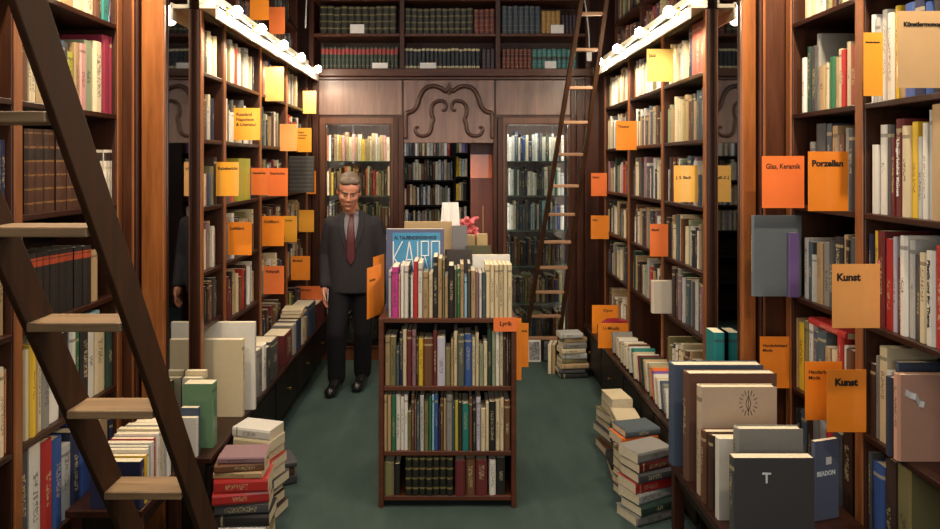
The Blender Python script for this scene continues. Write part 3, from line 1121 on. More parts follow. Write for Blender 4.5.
for bi, (a, b) in enumerate(zip(YR, YR[1:])):
    for z in ZF[1:]:
        zmax = {0.85: 1.17, 1.19: 1.51, 1.53: 1.86, 1.885: 2.21, 2.235: 2.52}[z]
        pal = LIGHT if z > 2 else MIXED
        where = f"on {SHN[z]} shelf, {BAYR[bi]} bay, right aisle bookcase"
        grp = f"books on the {SHN[z]} shelf of the right aisle bookcase"
        bb, aa = a + 0.026, b - 0.026
        if bi == 0 and z > 2:          # brown-red set at the near end of the top shelf
            ys = [s_of_px('R', XF, p) for p in (690, 694.5, 699, 704)]
            n0 = row_fill('R', XF, aa, ys[0] + 0.045, z, zmax, ['white', 'cream', 'pale grey', 'cream', 'dark green'], where, grp, gap=0.005, hmin=0.2, hmax=0.25)
            st = len(n0)
            book('hardcover_book', f"blue hardcover, {ORD[st]} from left {where}", grp, frame_of('R', XF + 0.01, ys[0] + 0.021, z), 0.036, 0.27, 0.18, 'navy', 'cloth')
            for k in range(3):
                book('hardcover_book', f"red brown hardcover, {ORD[st + 1 + k]} from left {where}", grp, frame_of('R', XF + 0.01, (ys[k] + ys[k + 1]) / 2, z),
                     abs(ys[k + 1] - ys[k]) - 0.002, 0.275, 0.19, (158, 84, 70), 'cloth')
            continue
        if bi == 0 and abs(z - 1.885) < 0.01:
            n0 = row_fill('R', XF, aa, aa - 0.08, z, zmax, ['olive', 'sage'], where, grp, gap=0.0, hmin=0.2, hmax=0.23)
            st = len(n0)
            row_fill('R', XF, aa - 0.09, bb, z, zmax, ['yellow green', 'tan', 'olive', 'brown', 'slate', 'cream', 'dark grey', 'brown', 'tan'], where, grp, start=st, gap=0.05, hmin=0.2, hmax=0.29)
            continue
        if bi == 0 and abs(z - 0.85) < 0.01:
            book('slipcase', 'cream slipcase jutting face out of the fifth shelf, right aisle bookcase', 'slipcases on the aisle bookcases', Matrix.Translation((1.214, 4.265, z + 0.0007)) @ Matrix.Rotation(-PI / 2, 4, 'Z'),
                 0.05, 0.195, 0.2, (206, 196, 178), 'cloth', True, None, 'slipcase')
            aa = 4.235
            row_fill('R', XF, aa, bb, z, zmax, ['pale grey', 'mauve', 'slate', 'dark grey', 'grey', 'black', 'dark green', 'dark brown'], where, grp, gap=0.03, hmin=0.24, hmax=0.30, wmin=0.03, wmax=0.05)
            continue
        row_fill('R', XF, aa, bb, z, zmax, pal, where, grp, gap=0.08, hmin=0.19 if z > 2 else 0.165, hmax=0.275)
# lowest shelves behind the counters, right one partly seen
row_fill('R', XF, YR[1] - 0.03, YR[0] + 0.03, 0.40, 0.8, ['cream', 'white', 'tan', 'dark grey', 'olive', 'brown'], 'on lowest shelf, third bay, right aisle bookcase', 'books on the lowest shelf of the right aisle bookcase', hmin=0.24, hmax=0.33)
row_fill('R', XF, YR[3] - 0.03, YR[2] + 0.03, 0.40, 0.8, ['cream', 'white', 'tan', 'olive', 'brown'], 'on lowest shelf, first bay, right aisle bookcase', 'books on the lowest shelf of the right aisle bookcase', hmin=0.24, hmax=0.33)
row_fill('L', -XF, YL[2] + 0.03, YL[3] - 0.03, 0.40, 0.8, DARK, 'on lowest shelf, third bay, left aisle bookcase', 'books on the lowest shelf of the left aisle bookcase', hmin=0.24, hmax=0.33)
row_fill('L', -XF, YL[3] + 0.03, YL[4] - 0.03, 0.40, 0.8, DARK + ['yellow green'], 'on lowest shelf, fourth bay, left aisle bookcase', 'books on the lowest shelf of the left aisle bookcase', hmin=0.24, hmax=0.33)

# ------------------------------------------------------------------ signs on the aisle bookcases


def ysL(px, x=XF):
    return x * F / (VX - px)


def ysR(px, x=XF):
    return x * F / (px - VX)


SG = 'orange subject signs on the left aisle bookcase'
L_S = [
    ((250, -8, 269, 20), 'orange', 'orange sign standing above the left lamp rail, nearer one', ('',)),
    ((269, 7, 285, 34), 'orange_red', 'red orange sign standing above the left lamp rail, farther one', ('',)),
    ((303, 91, 316, 113.5), 'yellow_card', 'yellow sign on the top shelf at the far end of left aisle bookcase', ('',)),
    ((265, 67, 284, 101), 'orange_pale', 'pale orange sign on the top shelf, third bay of left aisle bookcase', ('',)),
    ((234, 108, 260, 140), 'orange_yellow', 'yellow orange sign reading Russland, second shelf of left aisle bookcase', ('Russland', 'Napoleon', '& Literatur')),
    ((279.6, 124, 297, 151), 'orange_pale', 'pale orange sign on second shelf, third bay of left aisle bookcase', ('',)),
    ((297, 128, 311.5, 152), 'orange_yellow', 'three line yellow orange sign on second shelf, last bay of left aisle bookcase', ('Reise', 'Literatur', 'Humor')),
    ((216, 162, 239, 196), 'orange_yellow', 'yellow orange sign on third shelf nearest the left mirror', ('Reisebericht',)),
    ((251, 168, 268, 195), 'orange_red', 'red orange card on third shelf beside the yellow green paperbacks', ('Geschichte',)),
    ((268, 168, 288, 196), 'orange_red', 'wider red orange card on third shelf, left of the marbled slipcase', ('Geschichte',)),
    ((306.5, 171, 316, 194), 'orange', 'narrow orange sign on third shelf at the far end, left aisle bookcase', ('',)),
    ((228, 222, 252, 255), 'orange', 'orange sign reading Luftfahrt on fourth shelf of left aisle bookcase', ('Luftfahrt',)),
    ((262, 216, 284, 246), 'orange', 'orange sign with one line of text on fourth shelf, third bay, left', ('Schifffahrt',)),
    ((284, 216, 297, 242), 'orange_yellow', 'yellow orange sign on fourth shelf next to the Schifffahrt sign', ('Technik',)),
    ((299, 210, 314, 232), 'orange_yellow', 'yellow orange sign on fourth shelf at the far end, left aisle bookcase', ('',)),
    ((264, 266, 284, 294), 'orange_red', 'red orange sign on fifth shelf, third bay of left aisle bookcase', ('Pädagogik',)),
    ((291, 256, 310, 280), 'orange', 'orange sign on fifth shelf, last bay of left aisle bookcase', ('Medizin',)),
]
for rc, mt, lab, lines in L_S:
    yy = ysL(rc[0])
    if rc[1] < 40 and rc[2] < 290:
        yy = ysL(rc[0], 1.36)
    sign(rc, min(yy, 6.2), mt, lab, [t for t in lines if t], yaw=rng.uniform(-0.06, 0.06), group=SG)
SG = 'orange subject signs on the right aisle bookcase'
R_S = [
    ((646.6, 49, 672.7, 81.5), 'yellow_card', 'yellow sign on the top shelf of right aisle bookcase', ('Jazz',)),
    ((616, 121, 637, 150), 'orange', 'orange sign with glare on second shelf of right aisle bookcase', ('Theater',)),
    ((591, 173, 607, 196), 'orange_red', 'red orange sign with glare on third shelf beside the leaning ladder', ('Ballett',)),
    ((591, 215.5, 609, 239), 'orange', 'orange sign on fourth shelf beside the leaning ladder', ('Film',)),
    ((650, 224, 668, 256.5), 'orange_red', 'red orange sign reading Musik on fourth shelf of right aisle bookcase', ('Musik',)),
    ((674, 165.5, 698, 202), 'tan_card', 'tan yellow sign reading J. S. Bach on third shelf of right aisle bookcase', ('J. S. Bach',)),
]
for rc, mt, lab, lines in R_S:
    yy = min(ysR(rc[2]), 5.98)
    sign(rc, yy, mt, lab, lines, yaw=rng.uniform(-0.06, 0.06), group=SG, top=0.28 if 'Bach' in lab else 0.14, size=None)

# ------------------------------------------------------------------ low counters with drawers
ZCT = 0.40


def counter(side, y0, y1, front, top, label, nd):
    r = thing('base_cabinet', label, 'cabinet', (side * front, y0, 0))

    def loc(mb, nm, mat, bev=0.003, parent=None):
        off = Vector((side * front, y0, 0))
        mb.v = [tuple(Vector(v) - off) for v in mb.v]
        return mb.build(nm, mat, parent or r, bev)
    back = side * (XF - 0.012)
    loc(bx(side * (front + 0.02), back, y0, y1, 0.07, top - 0.025), 'body', M['dark_drawer'])
    loc(bx(side * (front + 0.05), back, y0, y1, 0, 0.07), 'plinth', M['dark_drawer'])
    loc(bx(side * (front - 0.005), back, y0, y1, top - 0.025, top), 'countertop', M['mahogany_y'])
    w = (y1 - y0) / nd
    for i in range(nd):
        d = loc(bx(side * front, side * (front + 0.02), y0 + w * i + 0.012, y0 + w * (i + 1) - 0.012, 0.09, top - 0.04), 'drawer', M['dark_drawer'], 0.004)
        yk = y0 + w * (i + 0.5)
        k = MB().tube([(side * front, yk, top * 0.6), (side * (front - 0.012), yk, top * 0.6), (side * (front - 0.02), yk, top * 0.6), (side * (front - 0.026), yk, top * 0.6)], [0.005, 0.006, 0.012, 0.008], 10)
        loc(k, 'knob', M['brass'], 0, d)
    return r


counter(-1, 3.22, 6.24, 1.12, ZCT, 'long low dark drawer cabinet below the left aisle bookcase', 5)
counter(1, 3.22, 5.98, 1.12, ZCT, 'long low dark drawer cabinet below the right aisle bookcase', 4)
XC = 1.15
# right counter, photographed left (far) to right (near)
where, grp = 'on the right drawer cabinet', 'books standing on the right drawer cabinet'
cl = [('grey', 0.05, .20), ('cream', 0.045, .17), ('white', 0.05, .18), ('tan', 0.05, .17), ('cream', 0.05, .16), ('white', 0.06, .15), ('cream', 0.04, .16), ('brown', 0.03, .165),
      ('white', 0.05, .16), ('teal', 0.055, .165), ('cream', 0.03, .16), ('white', 0.035, .155), ('dark red', 0.035, .16), ('grey', 0.03, .16), ('dark green', 0.035, .17), ('tan', 0.03, .17), ('white', 0.03, .165), ('sage', 0.035, .17),
      ('tan', 0.05, .17), ('orange', 0.03, .17), ('purple', 0.03, .165), ('white', 0.03, .16), ('cream', 0.03, .15), ('white', 0.025, .15), ('blue grey', 0.03, .155), ('grey', 0.03, .15), ('sage', 0.03, .15), ('white', 0.04, .15)]
tot = sum(c[1] for c in cl)
s = 5.02
kk = (5.02 - 3.68) / tot
for i, (c, wd, h) in enumerate(cl):
    wd *= kk
    style = 'gloss' if i % 3 else 'cloth'
    nm, noun = kindname(style, h)
    if i < 5:
        h *= 0.72
    LN = 0.30
    book(nm, f"{c} {noun}, {ORD[i]} from back {where}", grp, frame_of('R', XC - 0.012 + rng.uniform(0, 0.02), s - wd / 2, ZCT + 0.0005 + wd / 2 * math.sin(LN) * 0.9, -LN), (wd - 0.0015) * math.cos(LN), h * 1.02, 0.135, c, style, True)
    s -= wd
# left counter
where, grp = 'on the left drawer cabinet', 'books standing on the left drawer cabinet'
for i, (p0, p1, c, top, d) in enumerate(((258, 263, 'grey', 349, .12), (263, 267, 'white', 344, .13), (267, 271.5, 'dark grey', 347, .13), (272, 279, 'dark grey', 339, .16), (285, 293, 'dark red', 332, .17), (293.5, 297, 'grey', 324, .16),
                                        (297.3, 302, 'navy', 319, .17), (302.5, 305, 'cream', 317, .16), (305.3, 307.5, 'tan', 317, .16), (309.5, 316.5, 'blue grey', 303, .16), (318, 325, 'dark red', 301, .16))):
    a, b = 1.13 * F / (VX - p0), 1.13 * F / (VX - p1)
    yy = (a + b) / 2
    h = EYE - (top - VY) / F * yy - ZCT
    nm, noun = kindname('cloth', h)
    book(nm, f"{c} {noun}, {ORD[i]} from the front {where}", grp, frame_of('L', -1.135, yy, ZCT), (b - a) - 0.003, h, min(d, 0.15), c, 'cloth', True)
zz = 0.635
lying('hardcover_book', 'cream hardcover lying flat on top of the navy book, left drawer cabinet', grp, -1.20, 5.26, 0.622, 0.028, 0.20, 0.15, PI / 2, 'tan', 'cloth')
lying('hardcover_book', 'white hardcover lying topmost over the navy book, left drawer cabinet', grp, -1.20, 5.26, 0.6515, 0.025, 0.19, 0.145, PI / 2 + 0.08, 'cream', 'cloth')
sign((297, 286, 323, 303), 6.10, 'orange_red', 'red orange sign standing low behind the dark red book near the man', ('Romane',), size=0.03, group='orange subject signs on the left drawer cabinet')

# tall boards on the left counter by the mirror
grp = 'tall portfolios by the left mirror'


def portfolio(label, x0, x1, y, z, h, t, colour, mat='cloth'):
    """flat portfolio box seen face on: spine at the aisle side"""
    m = Matrix.Translation((x1, y + t / 2, z + 0.0007)) @ Matrix.Rotation(PI / 2, 4, 'Z')
    return book('portfolio', label, grp, m, t, h, x1 - x0, colour, mat, True, None, 'portfolio', True)


yb = 3.86
portfolio('tall white portfolio standing by the left mirror, behind the cream one', -1.53, xp(255, yb), yb, ZCT, zp(322.5, yb) - ZCT, 0.03, 'white')
yb = 3.75
portfolio('tall cream slipcased portfolio standing before the white one, left mirror', -1.52, xp(242.5, yb), yb, ZCT, zp(340, yb) - ZCT, 0.045, 'cream')

# ------------------------------------------------------------------ near tables (in front of the pilasters)


def table(label, x0, x1, y0, y1, top):
    cx, cy = (x0 + x1) / 2, (y0 + y1) / 2
    r = thing('side_table', label, 'table', (cx, cy, 0))
    hx, hy = (x1 - x0) / 2, (y1 - y0) / 2
    MB().box(-hx, hx, -hy, hy, top - 0.03, top).build('table_top', M['mahogany_y'], r, 0.004)
    MB().box(-hx + 0.03, hx - 0.03, -hy + 0.03, hy - 0.03, top - 0.10, top - 0.03).build('apron', M['dark_drawer'], r, 0.003)
    for a in (-1, 1):
        for b in (-1, 1):
            MB().box(a * (hx - 0.06), a * (hx - 0.015), b * (hy - 0.06), b * (hy - 0.015), 0, top - 0.03).build('leg', M['mahogany_v'], r, 0.003)
    return r


table('low dark side table before the left pilaster, holding a row of books', -1.515, -1.215, 2.73, 3.19, 0.40)
table('low dark side table before the right pilaster, holding folio volumes', 0.975, 1.515, 2.15, 3.19, 0.42)

# books on the right table: folios photographed face on
grp = 'folio volumes on the right side table'
ZR = 0.42


def folio(label, px0, y, pt, t, x1, colour, style='cloth', z=ZR, name='art_book', lean=0.0):
    x0 = xp(px0, y)
    h = EYE - (pt - VY) / F * y - z
    m = Matrix.Translation((x0, y + t / 2, z)) @ Matrix.Rotation(-PI / 2, 4, 'Z') @ Matrix.Rotation(lean, 4, 'Y')
    return book(name, label, grp, m, t, h, x1 - x0, colour, style, True, None)


folio('very tall blue folio standing first before the right pilaster', 673.5, 3.09, 365, 0.07, 1.37, 'blue grey')
folio('tall brown leather folio standing before the blue folio', 688, 2.94, 373.5, 0.06, 1.36, (104, 70, 56))
fb = folio('cream folio with a radiating flame ornament on its cover, right side table', 701, 2.81, 387, 0.045, 1.30, (186, 166, 144))
folio('dark brown hardcover standing before the ornamented cream folio', 705, 2.745, 432, 0.04, 1.28, 'brown')
folio('thin brown hardcover, second before the ornamented cream folio', 712, 2.69, 436, 0.03, 1.27, 'dark brown')
wf = folio('white art book with a dark picture on its cover, right side table', 718, 2.62, 439, 0.035, 1.25, 'white', 'gloss')
MB().box(0.03, 0.19, -0.001, 0.001, 0.03, 0.20).build('cover_picture', plain('cover_picture_print', (74, 48, 40), 0.5, var=0.6, scale=22), wf, loc=(0, 0, 0)).matrix_local = Matrix.Translation((-0.0185, 0, 0)) @ Matrix.Rotation(PI / 2, 4, 'Z')
folio('grey clothbound book standing second from the front, right side table', 738, 2.50, 429, 0.04, 1.25, 'grey')
fk = folio('dark grey book standing foremost on the right side table', 733, 2.40, 458, 0.04, 1.24, 'dark grey', 'gloss')
# ornament on the cream folio's front board (front board is the book's +X side, facing the camera)
orn = MB()
fx = 0.19
fz = EYE - (403 - VY) / F * 2.81 - ZR
for k in range(16):
    a = 2 * PI * k / 16
    r0, r1 = (0.026, 0.043) if k % 2 else (0.030, 0.040)
    sx, sz_ = math.cos(a), math.sin(a) * 1.25
    orn.tube([(0, fx + sx * r0 * 0.9, fz + sz_ * r0), (0, fx + sx * r1 * 0.9, fz + sz_ * r1)], 0.0013, 5)
fl = [(0, fx - 0.0, fz - 0.034), (0, fx - 0.010, fz - 0.005), (0, fx - 0.006, fz + 0.012), (0, fx, fz + 0.034), (0, fx + 0.006, fz + 0.012), (0, fx + 0.010, fz - 0.005), (0, fx, fz - 0.034)]
orn.tube(fl, 0.0013, 5)
orn.tube([(0, fx, fz - 0.045), (0, fx, fz + 0.026)], 0.001, 5)
oo = orn.build('flame_ornament', M['ink'], fb)
oo.location = (0.0228, 0, 0)
lettering(fk, 'T', 0.05, (0.0205, 0.10, 0.24), (PI / 2, 0, PI / 2), M['ink_white'], 0.001)
# blue-grey cover with white letters leaning beside the signs
y = 2.62
bc = book('art_book', 'slate blue book with white letters and emblem leaning below Kunst sign', grp,
          Matrix.Translation((xp(811, y) + 0.005, y, 0.42)) @ Matrix.Rotation(0.30, 4, 'Z') @ Matrix.Translation((0, 0, 0)) @ Matrix.Rotation(PI / 2 + PI, 4, 'Z') @ Matrix.Rotation(-0.0, 4, 'Y'),
          0.018, EYE - (441 - VY) / F * y - 0.42, 0.115, (92, 102, 124), 'gloss', True)
lettering(bc, 'BEADON', 0.024, (0.0095, 0.012, 0.165), (PI / 2, 0, PI / 2), M['ink_white'], 0.0008, width=0.085)
MB().box(-0.0005, 0.0005, 0.055, 0.08, 0.205, 0.232).build('emblem', M['card_white'], bc, loc=(0.0095, 0, 0))

# books on the ledge by the right mirror
grp = 'books on the ledge by the right mirror'
z = ZCT
for k, (t, c) in enumerate(((0.055, 'dark brown'), (0.05, 'olive'), (0.05, 'brown'), (0.045, 'dark green'))):
    lying('hardcover_book', f'{c} hardcover lying flat under the teal book by right mirror, {ORD[k]} from below', grp, 1.235, 3.42, z, t, 0.21, 0.15, PI / 2 + PI, c)
    z += t + 0.0015
tb = book('hardcover_book', 'teal book standing on a pile by the right mirror', grp,
          Matrix.Translation((1.288, 3.385, z)), 0.052, EYE - (332 - VY) / F * 3.40 - z, 0.11, (30, 132, 136), 'gloss', True, None)
MB().lathe([(0.002, -0.001), (0.011, 0.0), (0.010, 0.0012), (0.002, 0.0016)], (0, 0, 0), 12).build('cover_motif', M['card_white'], tb, loc=(0.0, -0.0005, 0.16)).rotation_euler = (PI / 2, 0, 0)


# books on the left side table and ledge
grp = 'books on the left side table'
where = 'on the left side table'
for i, (y0, y1, pt, c, st, d, xs) in enumerate(((2.745, 2.785, 460, 'navy', 'gloss', 0.20, -1.20), (2.787, 2.81, 455, 'yellow', 'gloss', 0.2, -1.20), (2.812, 2.835, 449, 'white', 'gloss', 0.2, -1.205), (2.837, 2.855, 446, 'pale grey', 'gloss', 0.19, -1.21),
                                            (2.857, 2.885, 442, 'white', 'gloss', 0.19, -1.205), (2.887, 2.91, 438, 'red', 'gloss', 0.18, -1.21), (2.912, 2.94, 433, 'white', 'gloss', 0.18, -1.205), (2.945, 2.975, 428, 'cream', 'gloss', 0.18, -1.21),
                                            (2.98, 3.01, 424, 'pale grey', 'gloss', 0.16, -1.21), (3.02, 3.06, 421, 'white', 'gloss', 0.15, -1.205), (3.08, 3.11, 419, 'dark grey', 'gloss', 0.14, -1.205))):
    ym = (y0 + y1) / 2
    h = EYE - (pt - VY) / F * ym - 0.40
    nm, noun = kindname(st, h)
    book(nm, f"{c} {noun}, {ORD[i]} from the front {where}", grp, frame_of('L', xs - 0.025, ym, 0.40), y1 - y0 - 0.002, h, d, c, st, True)
grp = 'books on the ledge by the left mirror'
y = 3.30
def face(name, label, px0, px1, pt, y, t, colour, style, z=ZCT):
    """book standing face on to the camera on the left, spine towards the aisle"""
    x0, x1 = max(xp(px0, y), -1.322), xp(px1, y)
    m = Matrix.Translation((x1, y + t / 2, z)) @ Matrix.Rotation(PI / 2, 4, 'Z')
    return book(name, label, grp, m, t, EYE - (pt - VY) / F * y - z, x1 - x0, colour, style, True)
face('hardcover_book', 'black framed white book standing foremost on the ledge by left mirror', 168, 197, 418, 3.235, 0.025, 'white', 'gloss')
face('hardcover_book', 'dark blue book on the left ledge, just before the green box', 180, 198.5, 408, 3.27, 0.03, 'blue grey', 'gloss')
gb = face('book_box', 'green book box standing on the ledge by the left mirror', 183, 213, 384, 3.34, 0.07, (104, 142, 108), 'gloss')
gb['category'] = 'box'
face('paperback_book', 'pale cream paperback behind the green box, farther of two', 183, 206, 371, 3.45, 0.03, 'cream', 'gloss')
face('paperback_book', 'pale cream paperback directly behind the green box', 180, 202, 378, 3.415, 0.028, (196, 190, 164), 'gloss')

# ------------------------------------------------------------------ near right bookcase, books read off the photograph
T = None
N1 = 'on %s shelf, far bay, near right bookcase'
N2 = 'on %s shelf, near bay, near right bookcase'
def nr(level, bay, items, start_depth=0.2, **kw):
    nm = {2.39: 'top', 1.98: 'second', 1.57: 'third', 1.16: 'fourth', 0.745: 'fifth', 0.33: 'lowest'}[level]
    row_px('R', XN, level, items, (N1 if bay == 1 else N2) % nm, f'books on the {nm} shelf of the near right bookcase', depth=start_depth, **kw)
nr(2.39, 1, [(800, 806, -18, 'cream'), (806, 815, -20, 'cream'), (815.5, 821, -12, 'white'), (821, 826, -16, 'olive'), (826, 830, -10, 'brown'), (830, 835, -15, 'black'), (835, 840, -12, 'tan'), (840, 846, -22, 'cream'), (846, 851, -18, 'dark brown')])
nr(1.98, 1, [(799.5, 802.5, 58, 'white'), (803, 806.5, 47, 'dark green'), (807, 812, 46, 'dark grey'), (812, 815, 34, 'grey'), (815, 822, 66, 'tan'), (822.5, 825, 63, 'cream'), (825.5, 830.5, 57, 'green'), (831, 834, 57, 'tan'), (834, 838, 49, 'cream'), (838, 841.5, 50, 'red', 'cloth'), (841.5, 845, 42, 'cream'), (845, 852, 46, (160, 84, 64), 'cloth', (M['cloth'], 'hardcover_book', 'red brown hardcover'))])
nr(1.57, 1, [(806, 811, 142, 'grey'), (812, 821, 124, 'dark grey'), (821, 826, 124, 'slate'), (827, 832, 126, 'tan'), (832, 835, 136, 'grey'), (835, 840, 135, 'brown'), (841, 846, 128, 'grey'), (846, 851, 129, 'dark grey')])
nr(1.16, 1, [(799.6, 803.6, 238, 'pale grey'), (804, 808, 242, 'slate'), (808.5, 812, 255, 'pale grey'), (812, 818, 243, 'tan'), (818, 825, 243, 'grey'), (825, 830, 240, 'dark grey'), (831, 838, 237, 'black'), (838.5, 842, 235, 'tan'), (842, 845, 240, 'dark brown'), (845, 851, 238, 'slate')])
nr(0.745, 1, [(790, 794, 318, 'tan'), (794, 799.5, 323, 'yellow'), (800, 804, 321, 'olive'), (804, 808, 323, 'white'), (809, 813, 332, 'blue grey'), (813, 821, 331, 'slate'), (821, 826, 347, 'tan'), (827, 832, 350, 'cream'), (832, 837, 335, 'red'), (838, 842, 346, 'white'), (843, 850, 350, 'brown')])
nr(0.33, 1, [(789, 793, 408, 'dark grey'), (793, 798, 412, 'black'), (798, 803, 410, 'slate'), (803, 808, 416, 'dark brown'), (808, 814, 420, 'grey'), (815, 822, 421, 'pale grey'), (823, 829, 430, 'red'), (830, 838, 433, 'dark grey'), (839, 848, 428, 'dark brown')])
nr(1.98, 2, [(868.5, 872, 15, 'white'), (872, 875.5, 18, 'pale grey'), (875.5, 880, 10, 'white'), (884, 889.5, 13, 'white'), (889.5, 893.5, 6, 'yellow'), (894, 900, 18, 'tan'), (900, 910, 3, 'blue'), (910, 919, -2, 'navy'), (919, 926, 2, 'blue'), (927, 936, -3, 'black'), (936, 950, -6, 'grey'), (950, 966, -4, 'blue')])
nr(1.57, 2, [(868, 873.5, 145, 'white'), (874, 881, 125, 'white'), (881.5, 887, 125, 'dark grey'), (887, 891, 138, 'dark red'), (891.5, 898.5, 119, 'dark red'), (899, 905, 126, 'cream'), (905, 910.5, 122, 'yellow'), (911, 916, 137, 'pale grey'), (916.5, 921, 123, 'white'), (921.5, 926, 110, 'pale grey'), (926.5, 945, 104, 'tan', 'cloth'), (946, 966, 110, 'brown')])
nr(1.16, 2, [(866, 868, 234, 'navy'), (868, 872.5, 231, 'yellow'), (873, 880, 231, 'dark red'), (880.5, 887, 239, 'red', 'gloss', (M['gloss'], 'paperback_book', 'red orange paperback')), (887.5, 891, 237, 'lavender'), (891, 895.5, 258, 'dark red'), (895.5, 902, 236, 'white'), (902.5, 908, 240, 'pale grey'), (909, 914, 255, 'dark grey'), (914, 921.5, 253, 'cream'), (922, 930, 251, 'white'), (930.5, 940, 246, 'red', 'gloss'), (940.5, 952, 246, 'navy'), (953, 968, 250, 'blue')])
nr(0.745, 2, [(864, 870, 364, 'dark brown'), (870, 873.5, 356, 'grey'), (874, 881.5, 347, 'cream'), (882, 887.5, 371, 'white'), (888, 891.5, 362, 'blue grey'), ], 0.2)
nr(0.33, 2, [(857, 861, 450, 'white'), (862, 868, 452, 'dark grey'), (868, 880, 464, 'blue'), (881, 890, 460, 'dark brown'), (891, 905, 455, 'olive')])
# large face-on things of the near right bookcase
grp = 'books turned face out on the near right bookcase'
y = 3.15
book('art_book', 'large slate grey book turned face out beside the glare sign, fourth shelf', grp, Matrix.Translation((xp(752.5, y), y, 1.1607)) @ Matrix.Rotation(-PI / 2, 4, 'Z'),
     0.02, EYE - (215.5 - VY) / F * y - 1.16, 0.215, (94, 106, 112), 'cloth', True, None)
book('paperback_book', 'purple paperback standing just before the large slate grey book', grp, Matrix.Translation((xp(788, 3.125), 3.125, 1.1607)) @ Matrix.Rotation(-PI / 2, 4, 'Z'),
     0.019, EYE - (233 - VY) / F * 3.12 - 1.16, 0.045, (104, 84, 140), 'gloss', True, None)
book('art_book', 'tall pale grey book with white cover deep on second shelf, far bay', grp, Matrix.Translation((1.585, 2.97, 1.98)) @ Matrix.Rotation(-PI / 2, 4, 'Z') @ Matrix.Translation((0, 0.20, 0)) if False else
     Matrix.Translation((1.75, 2.90, 1.9807)) @ Matrix.Rotation(-PI / 2, 4, 'Z'), 0.012, 0.345, 0.05, 'pale grey', 'gloss', True, None)
y = 2.36
pk = book('art_book', 'large dusty pink board with torn paper, standing face out near Kunst sign', grp, Matrix.Translation((1.512, 2.385, 0.7457)) @ Matrix.Rotation(-PI / 2, 4, 'Z'),
          0.03, EYE - (376 - VY) / F * y - 0.745, 0.27, (208, 156, 132), 'cloth', True, None)
pts = [(0.0155, 0.022, 0.245), (0.017, 0.038, 0.235), (0.022, 0.052, 0.232), (0.018, 0.066, 0.208), (0.022, 0.08, 0.205)]
tp = MB()
ring = [(p[1], p[2]) for p in pts]
for a, b in zip(pts, pts[1:]):
    bse = len(tp.v)
    tp.v += [(a[0], a[1], a[2]), (b[0], b[1], b[2]), (b[0] + 0.001, b[1] - 0.004, b[2] - 0.02), (a[0] + 0.001, a[1] - 0.004, a[2] - 0.02)]
    tp.f.append((bse, bse + 1, bse + 2, bse + 3))
    tp.mi.append(0)
me_ = tp.build('torn_paper', M['card_white'], pk)
sd = me_.modifiers.new('solid', 'SOLIDIFY'); sd.thickness = 0.0015
book('art_book', 'dark navy slab of a book standing behind the dusty pink board', grp, Matrix.Translation((1.508, 2.422, 0.7457)) @ Matrix.Rotation(-PI / 2, 4, 'Z'),
     0.03, EYE - (377 - VY) / F * 2.42 - 0.745, 0.26, (36, 44, 66), 'cloth', True, None)
# spine lettering on the most legible ones
for o in list(COL.objects):
    lb = o.get('label', '')
    if lb.startswith('dark red') and 'third shelf, near bay, near right' in lb and 'fifth' in lb:
        lettering(o, 'Urgeschichtliche Kunst', 0.018, (0.005, -0.0075, 0.30), (0, PI / 2, -PI / 2 + PI / 2), M['card_white'], 0.0008) if False else None
        me = lettering(o, 'Ungarische Kunst', 0.017, (-0.006, -0.0070, 0.27), (PI / 2, PI / 2, 0), M['card_white'], 0.0007, width=0.20)
    elif lb.startswith('dark red') and 'fourth shelf, near bay, near right' in lb and 'third' in lb.split(',')[1]:
        lettering(o, 'PA', 0.022, (-0.008, -0.0070, 0.24), (PI / 2, PI / 2, 0), plain('pink_ink', (214, 110, 130), 0.6), 0.0012)
    elif lb.startswith('red paper') and 'fourth shelf, near bay, near right' in lb:
        lettering(o, 'Tim Weidner', 0.024, (-0.008, -0.0012, 0.26), (PI / 2, PI / 2, 0), M['card_white'], 0.0008, width=0.15)
    elif lb.startswith('white') and 'fourth shelf, near bay, near right' in lb and 'eleventh' in lb:
        lettering(o, 'Plastik und ihr Thema', 0.016, (-0.005, -0.0070, 0.28), (PI / 2, PI / 2, 0), M['ink'], 0.0005, width=0.22)
# red book lying aslant over the fifth shelf row
zt5 = EYE - (331 - VY) / F * 2.95
grp = 'books on the fifth shelf of the near right bookcase'
lying('hardcover_book', 'red hardcover lying on top of the row beside a Handarbeiten sign', grp, 1.64, 2.92, 1.056, 0.03, 0.29, 0.16, -PI / 2, 'red')

